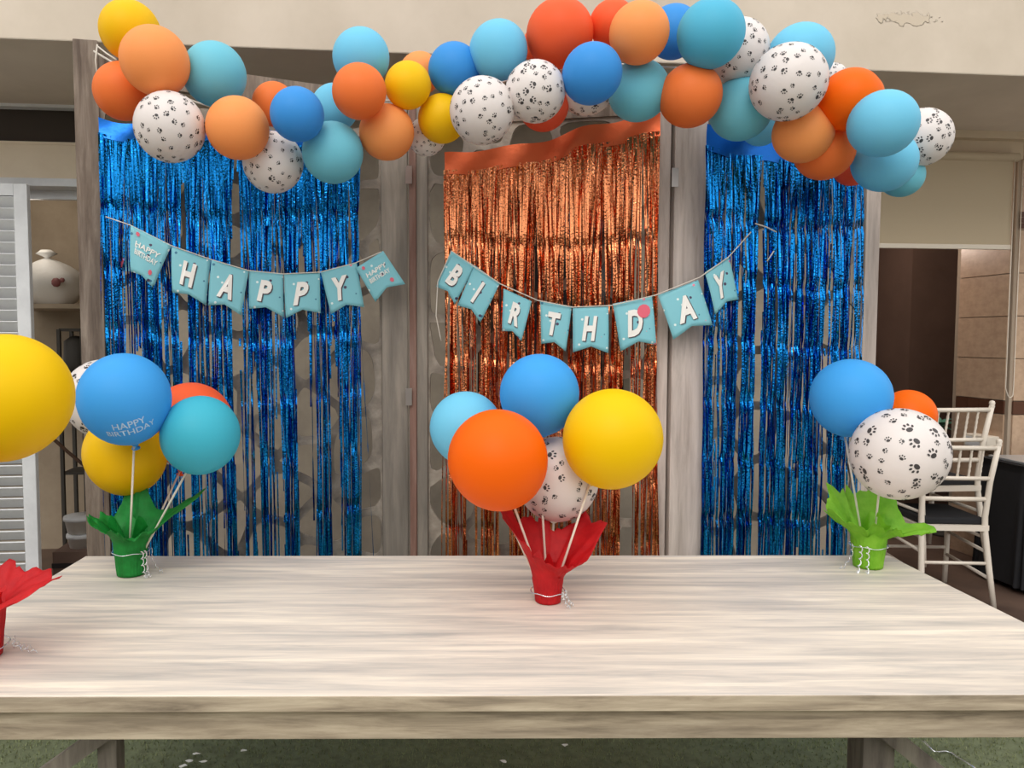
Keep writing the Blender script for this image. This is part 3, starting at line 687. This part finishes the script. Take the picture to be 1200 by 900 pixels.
YL = 2.02; LX = [(-1, at(131, 880, YL).x, .026), (1, at(1021, 880, YL).x, .042)]
for sg, lx, hw in LX:
    MB().box(lx - hw, lx + hw, YL - hw, YL + hw, .07, az1, T=TT).build('leg', M['leg'], tb, bevel=.003)
    MB().box(lx - .035, lx + .035, TY0 + .12, TY1 - .12, 0, .07, T=TT).build('foot_bar', M['leg'], tb, bevel=.004)
    MB().box(lx - .03, lx + .03, TY0 + .036, TY1 - .036, az1 - .045, az1, T=TT).build('support_bar', M['leg'], tb)
    xo = .60 if sg < 0 else .52
    p0 = at(126, 856, YL - hw - .02) if sg < 0 else at(1024, 846, YL - hw - .02)
    xo = (.45, .62)[sg > 0] + 0 * xo; xo = abs(p0.x - lx) + (p0.z - .05) * (1.35 if sg < 0 else 1.12)
    MB().beam(p0, (lx + sg * xo, YL - hw - .02, .05), .042, .036, up=(0, 1, 0)).build('brace', M['leg'], tb)
    MB().box(lx + sg * xo - .03, lx + sg * xo + .03, TY0 + .3, TY1 - .3, 0, .05, T=TT).build('foot_bar', M['leg'], tb)
MB().box(LX[0][1], LX[1][1], YL - .02, YL + .02, .10, .16, T=TT).build('stretcher', M['leg'], tb)

# ------------------------------------------------------------------ centrepieces: wrapped cups, balloons on sticks
def cup_wrap(name_label, px, py, rpx, hpx, tcol, lobes, seed, rb=.8, amp=1.0):
    """lobes: (angle deg, reach px, height px above the cup rim); px,py = front foot of the cup"""
    base = on_z(px, py, TZ); base.y += .5 * rpx * base.y / F; sc = base.y / F; r = rpx * sc; h = hpx * sc; r0 = r * rb
    root = thing('balloon_pot', base, name_label, 'centrepiece', 'wrapped cups on the table')
    mb = MB(); mb.lathe(base + Vector((0, 0, .001)), [(0, 0), (r0 * .95, 0), (r * .93, h), (r * .86, h), (r0 * .86, .008), (0, .008)], 32); mb.build('cup', M[tcol], root)
    mb = MB(); n, m = 96, 26; vs = []; L_ = sorted(lobes)
    def prof(a):
        a = a % 360; ws = 0; rr = hh = 0
        for la, lr, lh, lw in L_:
            dlt = abs((a - la + 180) % 360 - 180); w_ = math.exp(-(dlt / lw) ** 2); rr += w_ * lr; hh += w_ * lh; ws += w_
        base_w = .35; return (rr + base_w * 14) / (ws + base_w) if ws < 1 else rr / max(ws, 1), (hh + base_w * 8) / (ws + base_w) if ws < 1 else hh / max(ws, 1)
    for i in range(m + 1):
        t = i / m
        for k in range(n):
            A_ = 360 * k / n; a = R(A_); reach, hgt = prof(A_)
            nz = noise.noise(Vector((math.cos(a) * 2.2 + seed, math.sin(a) * 2.2, t * 2.2))) ; nz2 = noise.noise(Vector((math.cos(a) * 7 + seed, math.sin(a) * 7, t * 5 + 9)))
            if t < .42:
                q = t / .42; rad = (r0 + (r - r0) * q) * (1.03 + .05 * nz2 + .02 * math.sin(k * 1.9)); z = .002 + h * q; off = 0
            else:
                q = (t - .42) / .58; rad = r * (1.03 - .16 * math.sin(q * math.pi) * (1 if q < .4 else .6)) + q ** 1.05 * reach * sc; z = h + (q ** .85) * hgt * sc
                rad *= 1 + (.18 * nz * q + .10 * nz2 * q) * amp; z += (nz * 10 + nz2 * 7) * sc * q
                fold = math.sin(a * 9 + seed + nz * 3); rad *= 1 + .07 * amp * fold * q * (1 - .3 * q); z += fold * 3.5 * sc * q
            vs.append(base + Vector((rad * math.cos(a), rad * math.sin(a) , z)))
    mb.add(vs, [(i * n + k, i * n + (k + 1) % n, (i + 1) * n + (k + 1) % n, (i + 1) * n + k) for i in range(m) for k in range(n)], 0, True)
    o = mb.build('tissue_wrap', M[tcol], root); s = o.modifiers.new('s', 'SOLIDIFY'); s.thickness = .0006
    # inner crumpled tuft
    mb = MB(); rg = random.Random(seed); n2 = 40; vs = []
    for i in range(9):
        for k in range(n2):
            a = 2 * math.pi * k / n2; q = i / 8; rad = r * (.15 + .9 * q) * (1 + .2 * math.sin(5 * a + seed)); vs.append(base + Vector((rad * math.cos(a), rad * math.sin(a), h * .93 + (16 * math.sin(3 * a + seed) + 24) * sc * q * (1 - .2 * q) + 6 * sc * math.sin(7 * a) * q)))
    mb.add(vs, [(i * n2 + k, i * n2 + (k + 1) % n2, (i + 1) * n2 + (k + 1) % n2, (i + 1) * n2 + k) for i in range(8) for k in range(n2)], 0, True); mb.build('inner_tissue', M[tcol], root)
    return root, base, r, h, sc
def curls(root, base, r, z, seed, side, n=3, L_=.05, mt='silver'):
    rg = random.Random(seed)
    mb = MB(); ring = [base + Vector((r * 1.12 * math.cos(a * math.pi / 16), r * 1.12 * math.sin(a * math.pi / 16), z + .002 * math.sin(a))) for a in range(33)]
    mb.ribbon(ring, .004, (0, 0, 1)); mb.tube(ring, .0014, 5); mb.build('tie_ribbon', M[mt], root)
    for j in range(n):
        mb = MB(); a0 = R(side) + rg.uniform(-.5, .5); st = base + Vector((r * 1.15 * math.cos(a0), r * 1.15 * math.sin(a0), z)); pts = []
        ln = rg.uniform(.6, 1.2) * L_; rr = rg.uniform(.0035, .006); ex = Vector((math.cos(a0), math.sin(a0), 0))
        for s in range(60):
            q = s / 59; zz = z * (1 - min(1, q * 1.3)) + rr + .003
            out = .008 + ln * max(0, q - .35) * 1.5
            p = base + ex * (r * 1.15 + out) ; p.z = base.z + max(.0045, zz + rr * math.sin(q * 30)); p += ex.cross(Vector((0, 0, 1))) * (rr * math.cos(q * 30) + .006 * (j - 1)); pts.append(p)
        mb.ribbon(pts, .0032, ex); mb.tube(pts, .0007, 4); mb.build('ribbon_curl', M[mt], root)

GT = 'balloons on sticks on the table'
def on_stick(px, py, rpx, Y, col, label, foot, neck=None, kk=0, spin=0.0, me=None, thin=.0034):
    c = at(px, py, Y)
    nk = Vector(neck) if neck else (foot - c).normalized() + Vector((0, .5, 0))
    o, c, r, nk = put_balloon(px, py, rpx, Y, col, label, nk, GT, kk=kk, spin=spin, me=me)
    st = c + nk * r * 1.14
    mb = MB(); inv = o.matrix_basis.inverted()
    q = o.rotation_quaternion.inverted()
    loc = lambda p: Vector([ (q @ (p - c))[i] / r for i in range(3)])
    mb.tube([loc(st), loc(st * .5 + foot * .5), loc(foot)], thin / r, 8)
    mb.lathe(loc(st), [(.2 * .09, -.12), (.03, -.06), (.12, .02), (.13, .05), (.10, .05), (.0, .0)], 14, axis=loc(c).normalized() if loc(c).length > 1e-6 else (loc(c) - loc(foot)).normalized())
    s = bpy.data.objects.new('stick', mb.mesh('stick', M['stick'])); COL.objects.link(s); s.parent = o
    return o
# printed blue balloon mesh
def printed_balloon(col, lines, center, right, size):
    mb = balloon_mb(); d0 = Vector(center).normalized(); x = (Vector(right) - d0 * Vector(right).dot(d0)).normalized(); y = d0.cross(x)
    for j, s in enumerate(lines):
        uv, fs, asp = text_mesh(s, offset=.01)
        h = size; w_ = min(asp * h, 1.2); vs = []
        for (u, v) in uv: vs.append(bal_surf((d0 + x * (u - .5) * w_ + y * (v - .5 - j * 1.25) * h).normalized()) * 1.006)
        mb.add(vs, [f for f in fs], 1, True)
    return mb.mesh('balloon', [M[col], M['print']])

# green pot, left
g_root, gb, gr, gh, gs = cup_wrap('dark green tissue-wrapped pot at the table\'s back left corner', 150, 676, 19, 40, 'tissue_green',
    [(185, 30, 34, 46), (95, 12, 84, 30), (12, 70, 62, 26), (330, 30, 22, 30), (255, 16, 16, 40)], 3.0)
curls(g_root, gb, gr, gh * .72, 4, -18, 3, .03)
def foot(b, dx, dy, h): return b + Vector((dx, dy, h * .25))
fo = foot(gb, 0, 0, gh)
on_stick(122, 466, 46, gb.y + .30, 'white', 'paw print balloon on a stick behind the left blue balloon', foot(gb, -.01, .01, gh), kk=1, spin=2.0)
nkdir = Vector((0.03, 0, -1))
nkd = Vector((0, .45, -1)).normalized(); qi = Vector((0, 0, -1)).rotation_difference(nkd).inverted()
pm = printed_balloon('blue_table', ['HAPPY', 'BIRTHDAY'], qi @ Vector((.40, -.74, -.52)), qi @ Vector((1, .38, .30)), .17)
# the print was laid out with the neck at -Z, so keep that neck straight down
b1 = at(146, 466, gb.y - .12)
on_stick(146, 466, 53.5, gb.y - .12, 'blue_table', 'blue balloon with faint white HAPPY BIRTHDAY print over the dark green pot', foot(gb, -.003, -.01, gh), me=pm, neck=nkd)
on_stick(147, 530, 48, gb.y + .10, 'yellow', 'yellow balloon low behind the dark green pot\'s sticks', foot(gb, .005, .015, gh), neck=(.1, .3, -1))
on_stick(224, 496, 49, gb.y + .22, 'orange_red', 'red orange balloon behind the turquoise one on the left pot', foot(gb, .012, .01, gh))
on_stick(235, 509, 46.5, gb.y - .05, 'turquoise', 'turquoise balloon on a stick, rightmost of the left pot', foot(gb, .015, -.005, gh))
# red pot, centre
r_root, rb_, rr_, rh, rs = cup_wrap('red tissue-wrapped pot in the middle of the table', 643, 708, 18, 30, 'tissue_red',
    [(165, 44, 88, 34), (90, 24, 74, 50), (18, 54, 60, 34), (315, 30, 26, 30), (225, 20, 44, 40)], 7.0)
curls(r_root, rb_, rr_, rh * .45, 9, -55, 3, .035)
on_stick(546, 501, 43.5, rb_.y + .12, 'sky', 'smallest pale blue balloon, leftmost of the centre pot', foot(rb_, -.012, .01, rh))
on_stick(632, 461, 47.5, rb_.y + .05, 'blue_table', 'blue balloon standing highest above the centre pot', foot(rb_, 0, .01, rh), neck=(0, .25, -1))
on_stick(583, 538, 60, rb_.y - .12, 'orange_bright', 'big bright orange balloon in front on the centre pot', foot(rb_, -.006, -.012, rh))
on_stick(718, 513, 59, rb_.y - .08, 'yellow_table', 'big plain yellow balloon on the right of the centre pot', foot(rb_, .012, -.01, rh))
on_stick(653, 560, 49.5, rb_.y + .10, 'white', 'paw print balloon between orange and yellow on the centre pot', foot(rb_, .004, .012, rh), neck=(0, .5, -1), kk=2, spin=.6)
# lime pot, right
l_root, lb, lr, lh, ls = cup_wrap('lime green tissue-wrapped pot at the table\'s back right corner', 1022, 667, 19, 36, 'tissue_lime',
    [(190, 40, 34, 30), (130, 26, 56, 30), (78, 16, 50, 32), (40, 28, 46, 30), (352, 58, 10, 24), (260, 14, 22, 44)], 12.0)
curls(l_root, lb, lr, lh * .75, 14, 215, 3, .045)
on_stick(997, 465, 45.5, lb.y - .0, 'blue_table', 'blue balloon on the lime green pot, leftmost and highest', foot(lb, -.008, 0, lh))
on_stick(1064, 487, 31, lb.y + .16, 'orange_bright', 'small orange balloon peeping out behind the right paw print balloon', foot(lb, .01, .012, lh))
on_stick(1054, 531, 54, lb.y - .16, 'white', 'big paw print balloon in front on the lime green pot', foot(lb, .008, -.008, lh), kk=3, spin=1.1)
# pot at the left frame edge, nearly out of frame
e_root, eb, er, eh, es = cup_wrap('red tissue-wrapped pot cut by the left picture edge', -34, 776, 30, 60, 'tissue_red',
    [(180, 60, 40, 40), (8, 66, 34, 44), (90, 30, 40, 40), (300, 40, 10, 40)], 21.0, amp=.35)
curls(e_root, eb, er, eh * .25, 24, -8, 2, .05)
on_stick(8, 464, 74.5, eb.y - .03, 'yellow_table', 'largest yellow balloon at the left picture edge', foot(eb, 0, 0, eh), neck=(-.55, .0, -.75))

# ------------------------------------------------------------------ bunting
def Yline(px):
    xs = [(95, 3.0), (479, 3.25), (784, 3.05), (1025, 3.18)]
    for (x0, a), (x1, b) in zip(xs, xs[1:]):
        if px <= x1: return a + (b - a) * (px - x0) / (x1 - x0)
    return 3.18
def banner(label, stringpts, pens, group):
    P0 = [at(x, y, Yy) for x, y, Yy in stringpts]; root = thing('bunting_banner', P0[0], label, 'bunting', group)
    mb = MB(); pts = []
    for a, b in zip(P0, P0[1:]):
        for s in range(5): pts.append(a.lerp(b, s / 5))
    pts.append(P0[-1]); mb.tube(pts, .0022, 6); mb.build('string', M['string'], root)
    for (TL, TR, BL, BR, nt_, Yo, txt, lb) in pens:
        yy = lambda p: Yline(p[0]) - .115 + Yo
        q = [at(p[0], p[1], yy(p)) for p in (TL, TR, BL, BR)]
        q[0].y = at(TL[0], TL[1], yy(TL)).y
        def S(s, t, lift=0):
            p = (q[0] * (1 - s) + q[1] * s) * (1 - t) + (q[2] * (1 - s) + q[3] * s) * t
            p = p.copy(); p.y += -.012 * math.sin(math.pi * s) * t - .006 * math.sin(t * 3) - lift; return p
        mb = MB(); n = 10; vs = []
        for j in range(n + 1):
            for i in range(n + 1):
                s = i / n; tmax = 1 - nt_ * (1 - abs(2 * s - 1)); vs.append(S(s, j / n * tmax))
        fs = [(j * (n + 1) + i, (j + 1) * (n + 1) + i, (j + 1) * (n + 1) + i + 1, j * (n + 1) + i + 1) for j in range(n) for i in range(n)]
        mb.add(vs, fs, 0, True); cen = S(.5, .5)
        o = mb.build('pennant', M['aqua'], root, loc=cen, label=lb); sm = o.modifiers.new('s', 'SOLIDIFY'); sm.thickness = .0006
        def stamp(txt, s0, s1, t0, t1, lift, mt, off=(0, 0), bold=.03, shear=.25):
            uv, fs_, asp = text_mesh(txt, shear, bold); m2 = MB()
            m2.add([S(s0 + (s1 - s0) * u + off[0], t1 - (t1 - t0) * v + off[1], lift) for u, v in uv], fs_, 0, False)
            return m2, mt
        if txt == 'small':
            for k, wd in enumerate(('HAPPY', 'BIRTHDAY')):
                m2, _ = stamp(wd, .16, .86, .26 + .17 * k, .38 + .17 * k, .0035, None, bold=.02, shear=.1); m2.build('printed_word', M['cardwhite'], o)
            for cs, ct, rr in ((.75, .82, .06), (.2, .12, .05)):
                m2 = MB(); m2.add([S(cs + rr * math.cos(a * .785), ct * .9 + rr * math.sin(a * .785), .003) for a in range(8)], [tuple(range(8))]); m2.build('printed_dot', M['pinkink'], o)
        elif txt:
            wdt = .22 if txt == 'I' else .44; c0 = .46
            m2, _ = stamp(txt, c0 - wdt / 2, c0 + wdt / 2, .2, .74, .0028, None, off=(.025, .02), bold=.05); m2.build('letter_shadow', M['carddark'], o)
            m2, _ = stamp(txt, c0 - wdt / 2, c0 + wdt / 2, .2, .74, .0042, None, bold=.045); m2.build('letter', M['cardwhite'], o)
            if txt == 'D':
                m2 = MB(); m2.add([S(.74 + .17 * math.cos(a * .524), .27 + .14 * math.sin(a * .524), .0055) for a in range(12)], [tuple(range(12))]); m2.add([S(.7, .4, .0055), S(.76, .4, .0055), S(.73, .36, .0055)], [(0, 1, 2)])
                m2.build('printed_balloon', M['pinkink'], o)
    return root
Lb = lambda s: s
P = lambda x, y: (x, y)
banner('aqua bunting reading HAPPY strung across the left blue curtain',
    [(124, 254, 2.93), (153, 264, 2.93), (201, 288, 2.955), (247, 304, 2.98), (291, 317, 3.0), (332, 321, 3.03), (375, 319, 3.06), (417, 308, 3.08), (447, 295, 3.09)],
    [(P(153, 264), P(201, 288), P(153, 318), P(180, 338), .10, .0, 'small', 'end pennant with small HAPPY BIRTHDAY wording'),
     (P(201, 289), P(247, 305), P(202, 343), P(242, 358), .10, .0, 'H', 'pennant with white letter H'),
     (P(248, 304), P(292, 317), P(244, 358), P(283, 370), .13, -.006, 'A', 'pennant with white letter A'),
     (P(292, 317), P(332, 321), P(292, 362), P(333, 372), .14, .0, 'P', 'pennant with white letter P'),
     (P(333, 321), P(375, 320), P(335, 373), P(376, 367), .14, -.006, 'P', 'pennant with white letter P'),
     (P(376, 319), P(418, 308), P(388, 368), P(427, 360), .13, .0, 'Y', 'pennant with white letter Y'),
     (P(417, 314), P(449, 294), P(440, 354), P(475, 333), .16, -.01, 'small', 'end pennant with small HAPPY BIRTHDAY wording')], 'bunting banners')
banner('aqua bunting reading BIRTHDAY strung across the copper curtain',
    [(517, 400, 3.12), (511, 370, 3.10), (513, 330, 3.10), (529, 294, 3.08), (555, 312, 3.06), (587, 333, 3.05), (630, 352, 3.02), (671, 360, 3.0), (716, 358, 2.97), (768, 346, 2.93), (820, 325, 2.95), (854, 301, 2.965), (880, 272, 2.99)],
    [(P(529, 294), P(557, 312), P(511, 336), P(533, 357), .12, .0, 'B', 'pennant with white letter B'),
     (P(556, 311), P(586, 332), P(536, 358), P(563, 378), .12, -.008, 'I', 'pennant with white letter I'),
     (P(590, 338), P(623, 353), P(588, 388), P(611, 400), .12, .0, 'R', 'pennant with white letter R'),
     (P(633, 353), P(670, 359), P(634, 403), P(663, 412), .13, .0, 'T', 'pennant with white letter T'),
     (P(671, 360), P(713, 359), P(671, 413), P(713, 414), .14, -.006, 'H', 'pennant with white letter H'),
     (P(718, 356), P(764, 347), P(727, 412), P(769, 404), .14, .0, 'D', 'pennant with white letter D and pink balloon'),
     (P(771, 346), P(818, 328), P(789, 398), P(835, 381), .14, .0, 'A', 'pennant with white letter A'),
     (P(826, 319), P(854, 301), P(838, 369), P(865, 351), .13, .0, 'Y', 'pennant with white letter Y, turned aside')], 'bunting banners')
# a folded pennant caught behind the left strands
mb = MB(); q = [at(148, 276, 2.99), at(152, 318, 2.985), at(131, 318, 3.0), at(131, 300, 3.0)]
mb.add(q, [(0, 1, 2, 3)]); o = mb.build('folded_pennant', M['aqua'], loc=q[0]); sm = o.modifiers.new('s', 'SOLIDIFY'); sm.thickness = .0006
tag(o, 'half hidden aqua pennant behind strands at the left wooden post', 'pennant')
mb = MB(); mb.add([at(130, 303, 2.988), at(146, 302, 2.978), at(143, 313, 2.975), at(131, 317, 2.988)], [(0, 1, 2, 3)]); mb.build('red_patch', M['pinkink'], o)

# ------------------------------------------------------------------ chairs, stacked
def chair(loc, rot, label):
    root = thing('banquet_chair', (0, 0, 0), label, 'chair', 'stacked white spindle-back chairs')
    ch = M['chair']
    for s in (-1, 1):
        mb = MB(); mb.tube([(s * .195, -.27, 0), (s * .183, -.235, .2), (s * .172, -.20, .42), (s * .172, -.195, .5), (s * .18, -.215, .7), (s * .198, -.25, .92)], [.014, .016, .016, .016, .015, .014], 10)
        mb.lathe((s * .198, -.25, .915), [(.0, .035), (.012, .03), (.016, .018), (.012, .006), (.015, 0), (.012, -.008)], 10); mb.build('back_post', ch, root)
        mb = MB(); mb.tube([(s * .185, .2, 0), (s * .185, .19, .2), (s * .18, .18, .44)], .015, 10); mb.build('leg', ch, root)
        for z0, z1_ in ((.16, .18), (.30, .32)): 
            mb = MB(); mb.tube([(s * .18, -.23, z0), (s * .183, .19, z1_)], .010, 8); mb.build('stretcher', ch, root)
    for y, z0 in ((-.225, .24), (.19, .22)): 
        mb = MB(); mb.tube([(-.18, y, z0), (.18, y, z0)], .010, 8); mb.build('stretcher', ch, root)
    for z0, yy, r_ in ((.895, -.245, .013), (.72, -.218, .012), (.60, -.202, .013)):
        mb = MB(); mb.tube([(-.185, yy, z0), (0, yy - .004, z0), (.185, yy, z0)], r_, 10); mb.build('back_rail', ch, root)
    for k in range(5):
        x = -.12 + .06 * k; mb = MB(); pts = []; rs = []
        for s in range(13): t = s / 12; pts.append((x, -.218 - .027 * t, .72 + .175 * t)); rs.append(.0075 if s % 2 else .0055)
        mb.tube(pts, rs, 8); mb.build('spindle', ch, root)
    for y in (-.2, .18): MB().beam((-.18, y, .435), (.18, y, .435), .03, .03).build('seat_frame', ch, root)
    for x in (-.18, .18): MB().beam((x, -.2, .435), (x, .18, .435), .03, .03).build('seat_frame', ch, root)
    MB().box(-.18, .18, -.19, .2, .45, .49).build('seat_cushion', M['black'], root, bevel=.012)
    root.location = loc; root.rotation_euler = (0, 0, rot); return root
f1 = on_z(1126, 712, 0); print('chair', f1)
cl = Vector((f1.x, f1.y + .27, 0))
chair(cl, R(-4), 'white chair standing on the floor, lower of the stacked pair')
chair(cl + Vector((.02, .12, .20)), R(5), 'white chair nested on top, upper of the stacked pair')

# draped side table at the right edge, things in the room
dtc = BT((bat(1235, 560, -.28)[0], -.28, 0)); dz = bat(1190, 543, -.35)[1]
dt = thing('side_table', dtc, 'table under a black cloth beside the chairs at the right edge', 'table')
tx = .36; MB().box(dtc.x - tx, dtc.x + tx, dtc.y - .3, dtc.y + .16, dz - .03, dz).build('tabletop', M['dark'], dt)
for x in (-tx + .06, tx - .06):
    for y in (-.26, .12): MB().box(dtc.x + x - .02, dtc.x + x + .02, dtc.y + y - .02, dtc.y + y + .02, 0, dz - .03).build('leg', M['rack'], dt)
mb = MB(); vs = []; n = 120; rows_ = 14
for j in range(rows_):
    t = j / (rows_ - 1)
    for k in range(n):
        a = 2 * math.pi * k / n; ex = abs(math.cos(a)) ** .28 * math.copysign(1, math.cos(a)); ey = abs(math.sin(a)) ** .28 * math.copysign(1, math.sin(a))
        fl_ = 1 + t * .05 + .03 * t * math.sin(k * 1.1) * (1 + .5 * math.sin(k * .31)); vs.append(Vector((dtc.x + (tx + .01) * ex * fl_, dtc.y - .07 + .24 * ey * fl_, dz + .004 - t * (dz - .03))))
mb.add(vs, [(j * n + k, j * n + (k + 1) % n, (j + 1) * n + (k + 1) % n, (j + 1) * n + k) for j in range(rows_ - 1) for k in range(n)] + [tuple(range(n))], 0, True)
tag(mb.build('tablecloth', M['black'], loc=(dtc.x, dtc.y, dz)), 'black floor-length cloth over the side table at the right edge', 'tablecloth')
rt = MB().box(dtc.x - .34, dtc.x + .34, dtc.y - .27, dtc.y + .1, dz + .006, dz + .022)
tag(rt.build('serving_tray', mat('steel_tray', (.62, .64, .66, 1), rough=.3, metal=.6), loc=(dtc.x, dtc.y, dz + .006), bevel=.004), 'flat pale metal tray on the black-clothed side table', 'tray')
# pale box on the tiled reveal
c = BT((U2 - .04, .16, bat(1170, 517, .16)[1]))
ob = MB().box(-.06, .03, -.1, .1, -.045, .045, T=lambda p: c + Matrix.Rotation(BA, 3, 'Z') @ Vector(p)).build('switch_box', M['blindbar'], loc=c, bevel=.006)
tag(ob, 'pale rectangular switch box on the tiled wall by the chairs', 'switch box')
MB().box(-.064, -.058, -.08, .08, -.03, .03, T=lambda p: c + Matrix.Rotation(BA, 3, 'Z') @ Vector(p)).build('cover', M['white_paint'], ob)
# round dark bar table in the room with a teal plant
bc = blat(1118, 520, .9); bc.z = 0; pz = bat(1115, 515, .9)[1]
bt = thing('round_table', bc, 'small dark round table in the dim room behind the chairs', 'table')
mb = MB(); mb.lathe(bc, [(0, pz - .03), (.34, pz - .03), (.34, pz), (0, pz)], 28); mb.build('tabletop', M['dark'], bt)
mb = MB(); mb.lathe(bc, [(0, .0), (.22, .0), (.22, .02), (.03, .05), (.03, pz - .03), (0, pz - .03)], 20); mb.build('pedestal', M['rack'], bt)
plc = blat(1097, 512, .85); plc.z = pz; pl = thing('potted_plant', plc, 'small pale teal-leaved plant in a dark pot behind the chair backs', 'plant')
mb = MB(); mb.lathe(plc, [(0, 0), (.05, 0), (.065, .11), (.055, .11), (.05, .09), (0, .09)], 18); mb.build('pot', M['rack'], pl)
rg = random.Random(3)
for k in range(16):
    a = rg.uniform(0, 6.28); ln = rg.uniform(.12, .26); up = rg.uniform(.35, 1.1); d = Vector((math.cos(a), math.sin(a), up)).normalized(); s0_ = plc + Vector((0, 0, .1)); mb = MB(); vs = []
    side = d.cross(Vector((0, 0, 1))).normalized()
    for s in range(7):
        q = s / 6; p = s0_ + d * ln * q + Vector((0, 0, -.08 * q * q)); wv = .028 * math.sin(math.pi * min(.97, q * .9 + .08)); vs += [p - side * wv, p + Vector((0, 0, -.006)), p + side * wv]
    mb.add(vs, [(3 * s + j, 3 * s + j + 1, 3 * s + j + 4, 3 * s + j + 3) for s in range(6) for j in range(2)], 0, True); mb.build('leaf', M['leafteal'], pl)

# bits of paper and a curl of ribbon on the turf
rg = random.Random(9)
for k, (x, y, lab) in enumerate([(222, 892, 'white paper scrap on the turf, lower left, second from left'), (238, 893, 'white paper scrap on the turf, lower left, rightmost of four'), (214, 898, 'white paper scrap on the turf, lower left, nearest'), (230, 884, 'small white paper scrap on the turf, lower left, farthest of four'), (285, 880, 'lone white paper scrap on the turf just under the apron'), (590, 893, 'white paper scrap on the turf below the red pot'), (662, 873, 'tiny white paper scrap on the turf right of the middle')]):
    p = on_z(x, y, .014); mb = MB(); m_ = 7; vs = [p + Vector((.014 * math.cos(a * .9) * rg.uniform(.6, 1.3), .010 * math.sin(a * .9) * rg.uniform(.6, 1.3), rg.uniform(0, .006))) for a in range(m_)]
    mb.add(vs, [tuple(range(m_))]); o = mb.build('paper_scrap', M['cardwhite'], loc=p); sm = o.modifiers.new('s', 'SOLIDIFY'); sm.thickness = .0008; tag(o, lab, 'paper scrap', 'paper scraps on the turf')
pts = [on_z(x, y, .016 + .012 * math.sin(i)) for i, (x, y) in enumerate([(1082, 868), (1088, 874), (1094, 880), (1100, 881), (1108, 880), (1115, 882), (1122, 887), (1132, 893), (1140, 898), (1150, 906)])]
mb = MB(); mb.ribbon(pts, .008, (0, 0, 1)); mb.tube(pts, .0015, 5)
tag(mb.build('loose_ribbon', M['silver'], loc=pts[0]), 'loose silver ribbon curling on the turf, lower right', 'ribbon')
# loose white ribbon ends in the right curtain
for k, (pl_, lab) in enumerate([([(885, 262), (898, 266), (910, 272)], 'short white string end on the right blue curtain, upper'), ([(899, 306), (903, 300), (907, 294)], 'short white string end on the right blue curtain, lower')]):
    pts = [at(x, y, 2.95) for x, y in pl_]; mb = MB(); mb.tube(pts, .0025, 6); tag(mb.build('string_end', M['string'], loc=pts[0]), lab, 'string', 'string ends on the right curtain')
mb = MB(); pts = [at(114, 52, 2.965), at(112, 70, 2.965), at(114, 92, 2.965)]; mb.tube(pts, .003, 6); pts2 = [at(114, 54, 2.96), at(124, 62, 2.9), at(136, 70, 2.86)]; mb.tube(pts2, .003, 6)
tag(mb.build('tying_string', M['string'], loc=pts[0]), 'yellowish string tied round the top of the left post', 'string')
